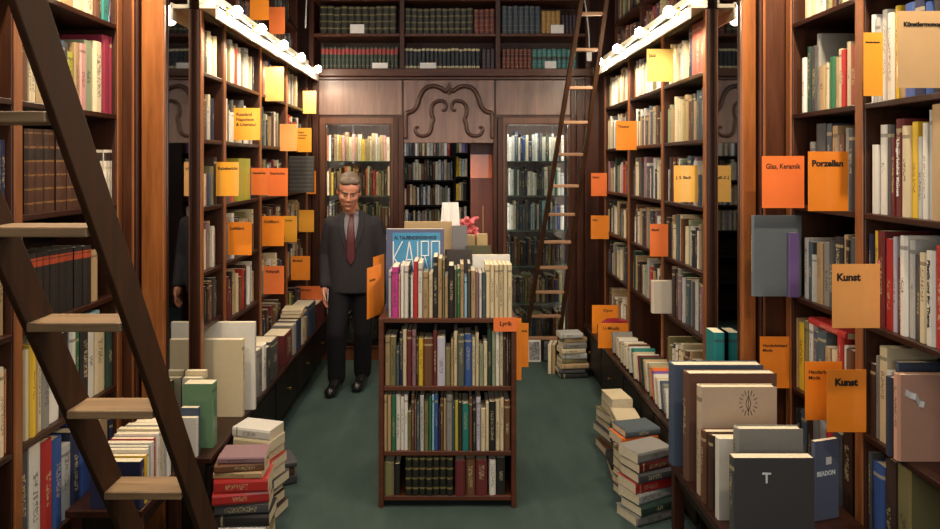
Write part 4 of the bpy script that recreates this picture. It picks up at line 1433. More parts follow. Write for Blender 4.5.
SG = 'orange subject signs on the near right bookcase'
for rc, mt, lab, lines, kw in (
        ((762, 156, 804, 208), 'orange_red', 'red orange sign with glare left of the Porzellan sign', ('Glas, Keramik',), {}),
        ((808, 151.5, 848, 211), 'orange', 'orange sign reading Porzellan in bold letters', ('Porzellan',), {'bold': 0.0016, 'size': 0.033}),
        ((832, 264, 880, 328), 'orange_pale', 'orange sign reading Kunst in serif like letters, fourth shelf', ('Kunst',), {'bold': 0.0016, 'size': 0.036}),
        ((760, 336.5, 790, 388), 'orange', 'orange sign reading Handarbeiten Mode, farther one by the pilaster', ('Handarbeiten/', 'Mode'), {'size': 0.019, 'bold': 0.0004}),
        ((805, 361.5, 842, 420), 'orange', 'orange sign reading Handarbeiten Mode, partly behind the lower Kunst sign', ('Handarbeiten/', 'Mode'), {'size': 0.02, 'bold': 0.0004}),
        ((827, 369.5, 866, 432), 'orange', 'deep orange sign reading Kunst in bold, fifth shelf', ('Kunst',), {'bold': 0.002, 'size': 0.035, 'inset': 0.2}),
        ((863.5, 32.5, 883, 96), 'orange_yellow', 'yellow orange sign on the second shelf, near right bookcase', ('Kunsthandwerk',), {'size': 0.008}),
        ((897, 11, 966, 88), 'peach', 'wide pale peach sign on the second shelf, near right bookcase', ('Künstlermonographien',), {'size': 0.018, 'bold': 0.001})):
    yy = ysR(rc[2], XN - 0.004)
    s_ = sign(rc, yy, mt, lab, lines, group=SG, yaw=rng.uniform(-0.03, 0.03), **kw)
    for ch in s_.children:     # squeeze long lines to the card
        xs = [v.co.x for v in ch.data.vertices]
        wd_ = xp(rc[2], yy) - xp(rc[0], yy)
        if max(xs) - min(xs) > wd_ * 0.86:
            k = wd_ * 0.82 / (max(xs) - min(xs))
            for v in ch.data.vertices:
                v.co.x *= k

# ------------------------------------------------------------------ near left bookcase
def nl(level, bay, items, **kw):
    nm = {2.39: 'top', 1.98: 'second', 1.57: 'third', 1.16: 'fourth', 0.745: 'fifth', 0.33: 'lowest'}[level]
    row_px('L', -XN, level, items, f"on {nm} shelf, {'far' if bay == 1 else 'near'} bay, near left bookcase", f'books on the {nm} shelf of the near left bookcase', **kw)
q4 = lambda its: [(a / 4.41, b / 4.41, t, *r_) for a, b, t, *r_ in its]
nl(2.39, 1, q4([(160, 230, -25, 'tan'), (230, 300, -20, 'cream'), (300, 345, -22, 'tan'), (345, 390, -24, 'cream'), (390, 428, -18, 'cream'), (430, 455, -12, 'brown'), (455, 466, -10, 'dark brown'), (466, 500, -8, 'teal'), (500, 520, -14, 'navy'), (520, 534, -12, 'white')]))
nl(1.98, 1, q4([(100, 139, 52, 'brown'), (140, 160, 48, 'cream'), (160, 185, 56, 'cream'), (185, 215, 52, 'tan'), (215, 250, 46, 'brown'), (250, 282, 45, 'dark brown'), (283, 300, 41, 'blue grey'), (300, 318, 43, 'dark grey'), (318, 346, 52, 'yellow green'), (347, 368, 43, 'tan'), (368, 395, 44, 'pink'), (396, 430, 41, 'sage'), (431, 466, 42, 'cream', 'cloth'), (469, 500, 36, 'crimson', 'cloth'), (501, 517, 37, 'crimson', 'cloth'), (518, 534, 38, 'crimson', 'cloth')]))
BG = (G['brown_gilt'], 'bound_volume', 'gilt volume')
nl(1.57, 1, q4([(130, 172, 129, 'brown', 'cloth', BG), (173, 222, 129.5, 'brown', 'cloth', BG), (223, 268, 130, 'brown', 'cloth', BG), (269, 312, 131, 'brown', 'cloth', BG), (313, 352, 132, 'brown', 'cloth', BG), (353, 385, 133, 'brown', 'cloth', BG)] +
               [(428 + i * 11.6, 439.2 + i * 11.6, 150, 'white', 'cloth', (G['white_cap'], 'bound_volume', 'dark capped volume')) for i in range(9)]))
DL = (G['dark_label'], 'bound_volume', 'red labelled volume')
nl(1.16, 1, q4([(142 + i * 34.5, 175.5 + i * 34.5, 254 - 1.2 * i, 'black', 'cloth', DL) for i in range(8)] + [(420, 450, 250, 'tan')]))
nl(0.745, 1, q4([(98, 124, 347, 'dark brown'), (125, 149, 350, 'cream'), (150, 172, 345, 'yellow'), (173, 185, 349, 'tan'), (186, 205, 350, 'cream'), (206, 240, 348, 'grey'), (240, 288, 330, 'white'), (289, 330, 333, 'black'), (331, 354, 331, 'white'), (355, 374, 331, 'green'), (375, 409, 330, 'black'), (410, 440, 331, 'white'), (441, 484, 330, 'cream'), (485, 514, 330, 'dark green'), (515, 545, 333, 'slate')]))
nl(0.33, 1, q4([(100, 149, 428, 'dark grey'), (150, 200, 425, 'white'), (201, 245, 440, 'red'), (246, 290, 438, 'blue'), (291, 330, 445, 'pale grey'), (331, 369, 430, 'navy'), (370, 420, 418, 'blue'), (421, 455, 422, 'slate'), (456, 496, 418, 'tan'), (500, 546, 419, 'navy')]))
lying('paperback_book', 'light blue paperback lying on the fifth shelf row, near left bookcase', 'books on the fifth shelf of the near left bookcase', -1.66, 2.98, 1.083, 0.025, 0.26, 0.18, PI / 2, 'light blue', 'gloss')
NB = [(-60, -45, 'dark brown'), (-44, -28, 'navy'), (-27, -14, 'dark grey'), (-13, -2, 'black'), (-1, 6, 'navy'), (6.5, 12.5, 'navy')]
nl(1.57, 2, [(a, b, 140, c) for a, b, c in NB])
nl(1.16, 2, [(-50, -35, 258, 'olive'), (-34, -18, 256, 'brown'), (-17, -4, 255, 'cream'), (-3, 4, 254, 'tan'), (4.5, 10, 254, 'tan')])
nl(0.745, 2, [(-40, -22, 364, 'white'), (-21, -8, 366, 'grey'), (-7, 2, 368, 'white'), (2.5, 8, 368, 'cream'), (8.3, 13, 373, 'orange'), (13.3, 17, 369, 'cream')])
for k, (px0, c) in enumerate(((34, 'blue'), (36, 'white'), (35, 'dark grey'), (37, 'white'))):
    pass

# ------------------------------------------------------------------ central double-sided trolley bookcase
YI = 3.57
zi = [EYE - (p - VY) / F * YI for p in (508, 451.5, 386.5, 318.5)]
ix0, ix1 = xp(378.5, YI), xp(516.5, YI)
ID = 0.62
r = thing('trolley_bookcase', 'low brown double-sided bookcase standing in the middle of the aisle', 'bookcase', ((ix0 + ix1) / 2, YI, 0))
off = Vector(((ix0 + ix1) / 2, YI, 0))


def loci(mb, nm, mat, bev=0.003):
    mb.v = [tuple(Vector(v) - off) for v in mb.v]
    return mb.build(nm, mat, r, bev)


for x in (ix0, ix1 - 0.026):
    loci(bx(x, x + 0.026, YI, YI + ID, 0.0, zi[3]), 'side_panel', M['trolley'])
loci(bx(ix0 + 0.026, ix1 - 0.026, YI + ID / 2 - 0.008, YI + ID / 2 + 0.008, 0.02, zi[3] - 0.02), 'back_panel', M['dark_back'])
for k, z in enumerate(zi):
    z = max(z, 0.06)
    loci(bx(ix0 + (0.026 if k < 3 else 0), ix1 - (0.026 if k < 3 else 0), YI + 0.004, YI + ID - 0.004, z - 0.024, z + (0.0005 if k == 3 else 0)), 'shelf' if k < 3 else 'top_board', M['trolley'])
zi[0] = 0.06


def isl(z, items, where, scale, ox, oy, **kw):
    its = [(ox + a / scale, ox + b / scale, oy + t / scale, *r_) for a, b, t, *r_ in items]
    row_px('F', YI, z, its, where, 'books ' + where, depth=0.2, setback=0.006, **kw)


S = 5.875
isl(zi[3] + 0.0006, [(165, 185, 335, 'pale grey'), (186, 224, 308, 'magenta', 'gloss'), (225, 236, 355, 'pink'), (237, 258, 298, 'white'), (259, 285, 300, 'white'), (286, 293, 325, 'black'), (294, 313, 360, 'white'), (314, 338, 275, 'red', 'gloss'), (340, 366, 285, 'white'),
                     (368, 402, 340, 'tan', 'cloth'), (403, 427, 345, 'cream'), (429, 456, 250, 'black'), (457, 484, 258, 'tan', 'cloth'), (485, 496, 268, 'olive'), (497, 518, 360, 'tan'), (519, 554, 300, 'black'), (555, 570, 325, 'olive'), (571, 588, 318, 'green'), (589, 610, 290, 'tan'), (611, 630, 370, 'light blue'), (631, 652, 290, 'dark grey'),
                     (653, 680, 330, 'tan'), (681, 697, 338, 'mauve'), (698, 718, 342, 'white'), (719, 738, 340, 'slate')] +
    [(739 + i * 26, 764.5 + i * 26, 294 + (i % 3), 'cream', 'cloth') for i in range(6)], 'on top of the central trolley bookcase', S, 360, 215)
isl(zi[2], [(85, 116, 222, 'tan'), (117, 152, 222, 'olive'), (153, 171, 280, 'slate'), (172, 191, 200, 'navy'), (192, 214, 180, 'cream'), (215, 244, 188, 'dark red'), (245, 270, 178, 'mauve'), (271, 283, 235, 'dark brown'), (284, 312, 235, 'yellow'), (313, 369, 236, 'brown', 'cloth'), (370, 394, 190, 'dark red', 'cloth'), (395, 442, 224, 'lavender', 'gloss'), (443, 474, 290, 'olive'),
            (475, 491, 240, 'tan'), (492, 515, 190, 'cream'), (516, 555, 210, (92, 98, 88), 'cloth', (M['cloth'], 'hardcover_book', 'grey green hardcover')), (556, 598, 207, 'blue', 'cloth'), (599, 620, 225, 'cream'), (621, 640, 200, 'cream'), (641, 667, 270, 'sage'), (668, 690, 250, 'cream'), (691, 716, 180, 'dark green'), (717, 738, 190, 'sage'), (739, 760, 180, 'white'), (761, 785, 186, 'cream'),
            (786, 800, 190, 'dark brown', 'cloth'), (801, 815, 191, 'dark brown', 'cloth'), (816, 829, 190, 'dark brown', 'cloth')], 'on middle shelf of central trolley', S, 370, 300)
isl(zi[1], [(72, 100, 48, 'tan', 'cloth'), (101, 124, 35, 'tan', 'cloth'), (125, 149, 55, 'green'), (150, 178, 50, 'white', 'gloss'), (179, 199, 95, 'white', 'gloss'), (200, 222, 70, 'white', 'gloss'), (223, 241, 180, 'olive'), (242, 260, 55, 'brown'), (261, 271, 120, 'mauve'), (272, 292, 130, 'slate'), (293, 317, 85, 'pale grey'), (318, 344, 125, 'olive'), (345, 361, 90, 'green'), (362, 379, 80, 'light blue'), (380, 400, 75, 'blue', 'gloss'), (401, 411, 175, 'navy'), (412, 430, 105, 'brown'), (431, 447, 105, 'tan'),
            (448, 486, 60, 'grey', 'cloth'), (487, 497, 120, 'blue grey'), (498, 519, 120, 'yellow green'), (520, 542, 130, 'dark brown'), (543, 580, 130, 'teal', 'gloss', (M['gloss'], 'paperback_book', 'teal patterned paperback')), (581, 603, 100, 'brown'), (604, 622, 130, 'black'), (623, 651, 95, 'lavender'), (652, 679, 160, 'cream'), (680, 699, 125, 'cream'), (700, 737, 120, 'black', 'gloss'), (738, 764, 110, 'cream', 'cloth'), (765, 788, 100, 'cream', 'cloth'), (789, 826, 115, 'brown', 'cloth')],
    'on third shelf of central trolley', S, 370, 382)
isl(zi[0], [(75, 140, 482, 'olive', 'cloth'), (145, 175, 490, 'black')] + [(206 + i * 40.5, 246 + i * 40.5, 442, 'black', 'cloth', (G['black_gold'], 'bound_volume', 'bound volume')) for i in range(7)] +
    [(500, 560, 468, 'dark red'), (562, 620, 462, 'brown'), (622, 690, 466, 'dark red', 'cloth'), (700, 741, 465, 'white'), (745, 795, 455, 'black')], 'on lowest shelf of central trolley', S, 370, 382)
for k, (a, b, t, c) in enumerate(((170, 192, 300, 'olive'),)):
    pass

# things standing behind the front row on the trolley
ZTOP = zi[3] + 0.0006
grp = 'displayed things on top of the trolley bookcase'


def upright(name, label, rect, y, t, colour, style='gloss', z=ZTOP, rec=None, cat='book', det=True):
    """face on to the camera, cover towards -Y"""
    x0, x1 = xp(rect[0], y), xp(rect[2], y)
    h = EYE - (rect[1] - VY) / F * y - z
    m = Matrix.Translation((x0, y + t / 2, z)) @ Matrix.Rotation(-PI / 2, 4, 'Z')
    return book(name, label, grp, m, t, h, x1 - x0, colour, style, det, None, cat)


yk = 3.80
kb = upright('art_book', 'large blue art book with the tall white letters KAIRO on its cover', (386, 229, 444, 300), yk, 0.035, (96, 104, 140))
hk = EYE - (229 - VY) / F * yk - ZTOP
kx = 0.0172
wk = xp(444, yk) - xp(386, yk)
pan = MB().box(0, 0.0012, 0.036, wk - 0.020, hk * 0.05, hk - 0.02).build('cover_picture', plain('cover_blue', (72, 150, 198), 0.4, coat=0.3, var=0.12, scale=6), kb)
pan.location = (0.0175, 0, 0)
lt = lettering(kb, 'AL TAUSENDENDERHEGE', 0.026, (0.0192, 0.045, hk - 0.056), (PI / 2, 0, PI / 2), M['ink'], 0.0006, width=wk - 0.085)
# tall narrow KAIRO letters built stroke by stroke
lw, lh = 0.036, 0.155
gl = {'K': [((0, 0), (0, 1)), ((0.05, 0.42), (1, 1)), ((0.05, 0.42), (1, 0))], 'A': [((0, 0), (0.5, 1)), ((0.5, 1), (1, 0)), ((0.22, 0.36), (0.78, 0.36))], 'I': [((0.5, 0), (0.5, 1))],
      'R': [((0, 0), (0, 1)), ((0, 1), (0.9, 1)), ((0.9, 1), (0.9, 0.5)), ((0.9, 0.5), (0, 0.5)), ((0.4, 0.5), (0.9, 0))], 'O': [((0, 0), (0, 1)), ((0, 1), (1, 1)), ((1, 1), (1, 0)), ((1, 0), (0, 0))]}
mbk = MB()
xk = 0.040
for ch in 'KAIRO':
    wch = 0.016 if ch == 'I' else (0.050 if ch in 'KA' else 0.043)
    for (a, b) in gl[ch]:
        p = (0, xk + a[0] * wch, hk - 0.222 + a[1] * lh)
        q_ = (0, xk + b[0] * wch, hk - 0.222 + b[1] * lh)
        mbk.tube([p, q_], 0.0034, 6)
    xk += wch + 0.012
kl = mbk.build('title', M['ink_white'], kb)
kl.location = (0.0196, 0, 0)
upright('folder_box', 'tall tan cardboard folder standing behind the KAIRO book', (405, 222, 452, 300), 4.02, 0.05, (196, 168, 124), 'cloth', cat='box')
upright('hardcover_book', 'grey hardcover standing to the right of the tan folder', (453, 226, 467, 300), 3.98, 0.03, (122, 122, 126), 'cloth')
upright('hardcover_book', 'dark grey book standing upright before the tan folder, right of KAIRO', (446, 250, 472, 300), 3.82, 0.03, (66, 62, 62), 'cloth')
upright('paperback_book', 'wide white book standing behind the cream set on the trolley', (472, 255, 510, 300), 3.82, 0.03, (232, 230, 226), 'gloss')
upright('hardcover_book', 'olive green book standing at back right of the trolley top', (467, 246, 491, 300), 3.95, 0.03, (84, 84, 60), 'cloth')
for k, (a, b) in enumerate(((466, 475), (476.5, 487.5))):
    upright('paperback_book', f'small tan paperback at the back of the trolley top, {["left", "right"][k]} of two', (a, 235 - k * 1.0, b, 300), 4.06, 0.03, (186, 160, 110), 'gloss')
# white open book and red flowered pack at the rear, on books of the back row
for i in range(14):
    c = rng.choice(MIXED)
    x = ix0 + 0.20 + i * 0.028
    book('hardcover_book', f'{c} hardcover in the rear row on the trolley, {ORD[i]} from left', 'rear row of books on top of the trolley',
         Matrix.Translation((x, YI + ID - 0.01, ZTOP)) @ Matrix.Rotation(PI, 4, 'Z'), 0.026, 0.22 if i > 7 else rng.uniform(0.2, 0.24), 0.075, c)
yo = 4.14
ob = thing('open_booklet', 'small white booklet standing half open at the rear of the trolley', 'booklet', (xp(447, yo), yo, ZTOP + 0.245))
wv = xp(458, yo) - xp(441, yo)
hv = EYE - (206 - VY) / F * yo - ZTOP - 0.2205
for k, sg in ((0, -1), (1, 1)):
    leaf = MB().box(0, sg * wv * (0.55 if sg < 0 else 0.95), -0.004, 0.0, 0, hv)
    lo = leaf.build('cover', M['card_white'], ob)
    lo.rotation_euler = (-0.22, 0, 0.35 * sg)
rp = MB()
for k in range(38):
    u, v_ = rng.random(), rng.random()
    rp.lathe([(0.002, -0.016), (0.016, -0.006), (0.014, 0.008), (0.003, 0.014)], ((u - 0.5) * 0.11, (rng.random() - 0.5) * 0.06, 0.02 + v_ * 0.12), 7)
ro = rp.build('rose_bouquet', plain('red_flowers', (206, 96, 102), 0.6, var=0.75, scale=45))
rm = ro.modifiers.new('remesh', 'REMESH'); rm.mode = 'VOXEL'; rm.voxel_size = 0.006
ro.location = (xp(469, 4.14), 4.14, ZTOP + 0.2215 + 0.11)
vs_ = MB().lathe([(0.03, 0.0), (0.042, 0.03), (0.036, 0.08), (0.026, 0.11), (0.03, 0.135), (0.02, 0.135)], (0, 0, -0.11), 14).build('vase', M['rail_white'], ro, smooth=True)
tag(ro, 'bunch of small red blossoms in a vase at the rear of the trolley', 'flowers', grp)
pn = MB().lathe([(0.003, 0.0), (0.0035, 0.01), (0.0035, 0.31), (0.001, 0.325)], (0, 0, 0), 8).build('thin_stick', M['tread_far'])
pn.location = (xp(483, 4.14), 4.14, ZTOP + 0.2205)
tag(pn, 'thin pale stick upright at the back right of the trolley', 'stick')

# signs of the trolley
SG = 'orange signs hung on the trolley bookcase'
for k, (rc, y, mt, lab, yaw) in enumerate((((370.5, 268, 377.5, 319), 3.62, 'orange', 'orange sign on the left side of the trolley, nearer and lower one', 1.0),
                                          ((373, 257, 382, 316), 3.78, 'orange', 'orange sign on the left side of the trolley, farther and taller one', 1.05))):
    a, b = P(rc[0], rc[3], y), P(rc[2], rc[1], y)
    wd = 0.15
    o = MB().box(-wd, 0, -0.001, 0.001, 0, b.z - a.z).build('shelf_sign', M[mt])
    o.location = (ix0 - 0.004 - 0.05 * 0, y - 0.02 + 0.0, a.z)
    o.rotation_euler = (0, 0, PI / 2 * 0 + 1.18 + 0.1 * k)
    o.location = (ix0 - 0.006, y + 0.13, a.z)
    tag(o, lab, 'sign', SG)
    lettering(o, 'Gedichte', 0.018, (-wd + 0.02, -0.0014, (b.z - a.z) * 0.72), bold=0.0004)
sign((493.5, 317.5, 517.2, 331.5), YI - 0.004, 'orange_red', 'small red orange sign reading Lyrik at right end of the trolley', ('Lyrik',), size=0.03, group=SG, top=0.25, inset=0.26, bold=0.0008)
for k, (rc, y, mt, lab, tx) in enumerate((((516.6, 323, 528.5, 367), 3.85, 'orange', 'orange sign on the right side of the trolley, larger farther one', 'Drama'), ((516.6, 318, 521, 380), 3.62, 'orange', 'narrow orange sign on the right side of the trolley, nearer one', ''))):
    y2 = y
    a, b = P(rc[0], rc[3], y2), P(rc[2], rc[1], y2)
    wd = b.x - ix1 + 0.0
    o = MB().box(0.002, max(0.03, wd), -0.001, 0.001, 0, b.z - a.z).build('shelf_sign', M[mt])
    o.location = (ix1, y2, a.z)
    tag(o, lab, 'sign', SG)
    if tx:
        lettering(o, tx, 0.016, (max(0.03, wd) - 0.052, -0.0014, (b.z - a.z) * 0.8), bold=0.0006)

# ------------------------------------------------------------------ U-Musik signs and the red pouch on the right cabinet
SG = 'orange subject signs on the right drawer cabinet'
y1_, y2_ = 5.62, 5.16
s1 = sign((592, 305, 620, 340), y1_, 'orange', 'orange sign reading Oper standing behind the U-Musik sign', ('Oper',), size=0.036, group=SG, inset=0.4)
s2 = sign((598, 323, 637, 352.5), y2_, 'orange', 'wide orange sign reading U-Musik on the right drawer cabinet', ('U-Musik',), size=0.036, group=SG, inset=0.12)
for s_, y in ((s1, y1_), (s2, y2_)):
    s_.location.z = ZCT
    s_.scale.z = (EYE - (({y1_: 305, y2_: 323}[y]) - VY) / F * y - ZCT) / s_.dimensions.z
y = 5.24
pc = thing('pouch', 'dark red zip pouch lying on books behind the U-Musik sign', 'pouch', (xp(617, y), y, 0))
zb = EYE - (326.5 - VY) / F * y
bm_ = MB()
prof = []
for k in range(17):
    u = -1 + 2 * k / 16
    prof.append(((u + 0) * 0.118, (1 - abs(u) ** 4) * 0.03))
MB().prism([(a, 0.0) for a, b in prof] + [(a, 0.004 + b * 1.6) for a, b in reversed(prof)], 'y', -0.05, 0.05).build('body', plain('crimson_leather', (150, 24, 48), 0.45, coat=0.2), pc, 0.006, loc=(0, 0, zb))
MB().box(-0.008, 0.012, -0.054, -0.0505, 0.012, 0.03).build('tag', M['card_white'], pc, loc=(0, 0, zb))
# books carrying the pouch
for k, c in enumerate(('brown', 'navy', 'tan', 'dark brown')):
    book('hardcover_book', f'{c} hardcover under the red pouch, {ORD[k]} from left', 'books under the red pouch', frame_of('F', 5.18, xp(600, 5.2) + 0.03 + 0.055 * k, ZCT), 0.05, zb - ZCT - 0.0006, 0.15, c, 'cloth', True)

# ------------------------------------------------------------------ stacks on the floor
def pile(x, y, items, labfmt, grp, z=0.0, phi0=0.0, jit=0.02):
    for k, (t, l, d, c, st) in enumerate(items):
        nm, noun = ('hardcover_book', 'hardcover') if st == 'cloth' else ('paperback_book', 'paperback')
        ph = phi0 + rng.uniform(-0.10, 0.10)
        lying(nm, f'{c} {noun}, {ORD[k]} from floor {labfmt}', grp, x + rng.uniform(-jit, jit), y + rng.uniform(-jit, jit), z, t - 0.0012, l, d, ph, c, st)
        z += t
    return z


g = 'book stacks on the floor before the right drawer cabinet'
pile(1.0, 4.27, [(0.05, .22, .16, 'brown', 'cloth'), (0.05, .22, .16, 'tan', 'cloth'), (0.05, .23, .16, 'dark grey', 'cloth'), (0.05, .22, .15, 'black', 'cloth'), (0.055, .21, .15, 'olive', 'cloth'), (0.05, .2, .14, 'tan', 'gloss'), (0.055, .19, .13, 'cream', 'gloss')],
     'in the farther right floor stack', g, 0, PI / 2 + 0.2)
pile(0.985, 3.995, [(0.04, .22, .15, 'cream', 'gloss'), (0.045, .22, .15, 'black', 'cloth'), (0.04, .21, .15, 'cream', 'gloss'), (0.045, .22, .16, 'dark brown', 'cloth'), (0.04, .21, .15, 'white', 'gloss'), (0.04, .21, .15, 'black', 'cloth'), (0.04, .2, .14, 'cream', 'gloss'), (0.035, .2, .14, 'cream', 'gloss')],
     'in the tall right floor stack before it', g, 0, PI + PI / 2 - 0.15)
pile(0.98, 3.735, [(0.045, .22, .15, 'dark grey', 'cloth'), (0.05, .22, .15, 'tan', 'cloth'), (0.045, .22, .15, 'brown', 'cloth'), (0.05, .21, .15, 'cream', 'gloss'), (0.05, .22, .15, 'olive', 'cloth'), (0.045, .21, .15, 'tan', 'cloth'), (0.045, .21, .15, 'orange', 'gloss'), (0.04, .2, .145, 'slate', 'cloth')],
     'in the teal topped right floor stack', g, 0, 0.25)
pile(0.965, 3.50, [(0.05, .22, .16, 'grey', 'cloth'), (0.05, .22, .15, 'dark green', 'cloth'), (0.05, .22, .15, 'pale grey', 'gloss'), (0.05, .22, .15, 'red', 'gloss'), (0.05, .21, .15, 'dark grey', 'cloth'), (0.045, .21, .15, 'dark red', 'gloss'), (0.05, .22, .15, 'grey', 'gloss')],
     'in the nearest right floor stack', g, 0, 0.5)
g = 'book stack on the floor by the back right corner'
pile(0.98, 5.80, [(0.04, .22, .16, 'black', 'cloth'), (0.04, .22, .16, 'dark grey', 'cloth'), (0.045, .23, .17, 'tan', 'cloth'), (0.04, .21, .15, 'olive', 'cloth'), (0.045, .2, .15, 'pale grey', 'gloss'), (0.04, .2, .15, 'cream', 'gloss'), (0.045, .2, .15, 'grey', 'gloss'), (0.04, .19, .14, 'tan', 'gloss'), (0.04, .19, .14, 'pale grey', 'gloss')],
     'in the stack by the leaning ladder', g, 0, 0.1)
for k, (c, x) in enumerate((('cream', 0.79), ('tan', 0.825))):
    book('paperback_book', f'{c} paperback standing on the floor beside the far stack, {["left", "right"][k]} one', g, Matrix.Translation((x + 0.02, 5.87, 0)) @ Matrix.Rotation(-0.25, 4, 'Z'), 0.028, 0.24, 0.17, c, 'gloss')
g = 'book stacks on the floor before the left drawer cabinet'
zt = pile(-0.985, 3.55, [(0.05, .22, .15, 'dark brown', 'cloth'), (0.05, .22, .15, 'black', 'cloth'), (0.045, .22, .15, 'brown', 'cloth'), (0.05, .22, .15, 'dark grey', 'cloth'), (0.05, .22, .15, 'tan', 'cloth'), (0.045, .22, .15, 'red', 'gloss'), (0.05, .21, .15, 'black', 'gloss'), (0.05, .21, .14, 'cream', 'gloss'), (0.05, .21, .14, 'white', 'gloss')],
           'in the white topped left floor stack', g, 0, -0.25)
pile(-0.972, 3.26, [(0.055, .24, .17, 'olive', 'cloth'), (0.05, .24, .17, 'white', 'cloth'), (0.055, .24, .17, 'black', 'cloth'), (0.055, .24, .17, 'dark grey', 'cloth'), (0.05, .25, .17, 'red', 'gloss'), (0.06, .24, .17, 'red', 'gloss'), (0.03, .22, .15, 'tan', 'gloss'), (0.035, .22, .15, 'brown', 'gloss'), (0.03, .21, .15, 'mauve', 'gloss')],
     'in the red left floor stack near the ladder', g, 0, 0.12, 0.012)
pile(-0.99, 3.86, [(0.05, .22, .16, 'dark grey', 'cloth'), (0.05, .22, .16, 'brown', 'cloth'), (0.035, .22, .16, 'dark grey', 'cloth')],
     'in the low left floor stack by the aisle', g, 0, 0.5)

# framed prints at the foot of the right glass cabinet
for k, (rc, c, lab) in enumerate((((528, 340.5, 541, 359.5), (214, 212, 204), 'small white framed sketch leaning on the floor behind the ladder'), ((543, 340, 554, 359), (40, 44, 52), 'small dark framed print leaning on the floor behind the ladder'))):
    y = 6.22
    a, b = P(rc[0], rc[3], y), P(rc[2], rc[1], y)
    pr = thing('framed_print', lab, 'picture', ((a.x + b.x) / 2, y, 0.0), 'framed prints behind the ladder', (0.10 * -1, 0, 0))
    wd, h = b.x - a.x, b.z
    MB().box(-wd / 2, wd / 2, 0, 0.012, 0, h).build('frame', M['card_white'] if k == 0 else M['ink'], pr, 0.002)
    MB().box(-wd / 2 + 0.012, wd / 2 - 0.012, -0.001, 0.0, 0.015, h - 0.015).build('picture', plain(f'print_{"light" if k == 0 else "dark"}', (150, 150, 150) if k == 0 else (92, 98, 108), 0.5, var=0.7, scale=45), pr)

# ------------------------------------------------------------------ ladders
def plank(mb, pts_lo, pts_hi, x0, x1):
    pass


# big stepped ladder at the left: two planks in vertical planes, treads between
def ladder_pt(py, x):
    y = -x * F / (VX - (15 + 0.349 * py))
    return y, EYE - (py - VY) / F * y


xR, xL = -0.90, -1.182
ya, za = ladder_pt(594, xR)
yb_, zb_ = ladder_pt(-110, xR)
dv = Vector((0, yb_ - ya, zb_ - za)).normalized()
y0_ = ya - dv.y / dv.z * za
foot = Vector((0, y0_, 0.0))
top_len = 3.0
nrm = Vector((0, dv.z, -dv.y))          # across the plank, away from the camera
r = thing('step_ladder', 'big dark wooden ladder with broad treads leaning in the near left', 'ladder', (xR, foot.y, 0))
PW = 0.115
for x in (xL, xR):
    mb = MB()
    prof = [(foot.y, 0.0), (foot.y + PW / dv.z, 0.0), (foot.y + PW / dv.z + dv.y * top_len, dv.z * top_len), (foot.y + dv.y * top_len, dv.z * top_len)]
    mb.prism(prof, 'x', x, x - 0.019)
    mb.v = [tuple(Vector(v) - r.location) for v in mb.v]
    mb.build('stile', M['ladder'], r, 0.004)
t_z = []
for py in (111, 227, 323, 411):
    yy, z = ladder_pt(py + 0.0, xR)
    t_z.append(z)
d_ = (t_z[0] - t_z[3]) / 3
zs_all = [t_z[3] - 2 * d_ - 0.10, t_z[3] - d_ - 0.065, t_z[3], t_z[2], t_z[1], t_z[0], t_z[0] + d_, t_z[0] + 2 * d_]
for z in zs_all:
    if z < 0.1:
        continue
    yy = foot.y + dv.y / dv.z * z
    mb = MB().box(xL, xR - 0.019, yy - 0.0, yy + PW / dv.z - 0.012, z - 0.026, z)
    mb.v = [tuple(Vector(v) - r.location) for v in mb.v]
    mb.build('tread', M['tread'], r, 0.004)

# tall library ladder leaning in the back right corner
r = thing('leaning_ladder', 'tall narrow wooden rung ladder leaning in the back right corner', 'ladder', (xp(540, 6.15), 6.15, 0))
Lb, Lt = P(521.5, 364, 6.15), P(588, -40, 4.95)
Rb, Rt = P(555.5, 364, 6.15), P(612, -40, 4.95)
for p in (Lb, Rb):
    p.z = 0.0


def on(a, b, py):
    lo, hi = 0.0, 1.0
    for _ in range(40):
        m_ = (lo + hi) / 2
        q_ = a.lerp(b, m_)
        if VY - (q_.z - EYE) * F / q_.y > py:
            lo = m_
        else:
            hi = m_
    return a.lerp(b, lo)


for (a, b) in ((Lb, Lt), (Rb, Rt)):
    d = (b - a).normalized()
    side = Vector((1, 0, 0))
    nn = d.cross(side).normalized()
    mb = MB()
    for p in (a, b):
        for (u, v_) in ((-1, -1), (1, -1), (1, 1), (-1, 1)):
            mb.v.append(tuple(p + Vector((0.016 * u, 0, 0)) + Vector((0, 0.028 * v_, 0)) - r.location))
    mb.f = [(3, 2, 1, 0), (4, 5, 6, 7), (0, 1, 5, 4), (1, 2, 6, 5), (2, 3, 7, 6), (3, 0, 4, 7)]
    mb.mi = [0] * 6
    mb.build('stile', M['ladder'], r, 0.004)
for py in (-20, 14, 50, 88, 122.5, 154.5, 186, 214.5, 242, 267.5, 292, 316, 338):
    a, b = on(Lb, Lt, py), on(Rb, Rt, py)
    z = (a.z + b.z) / 2
    mb = MB().box(a.x + 0.014, b.x - 0.014, a.y - 0.024, a.y + 0.024, z - 0.012, z + 0.012)
    mb.v = [tuple(Vector(v) - r.location) for v in mb.v]
    mb.build('rung', M['tread_far'], r, 0.004)

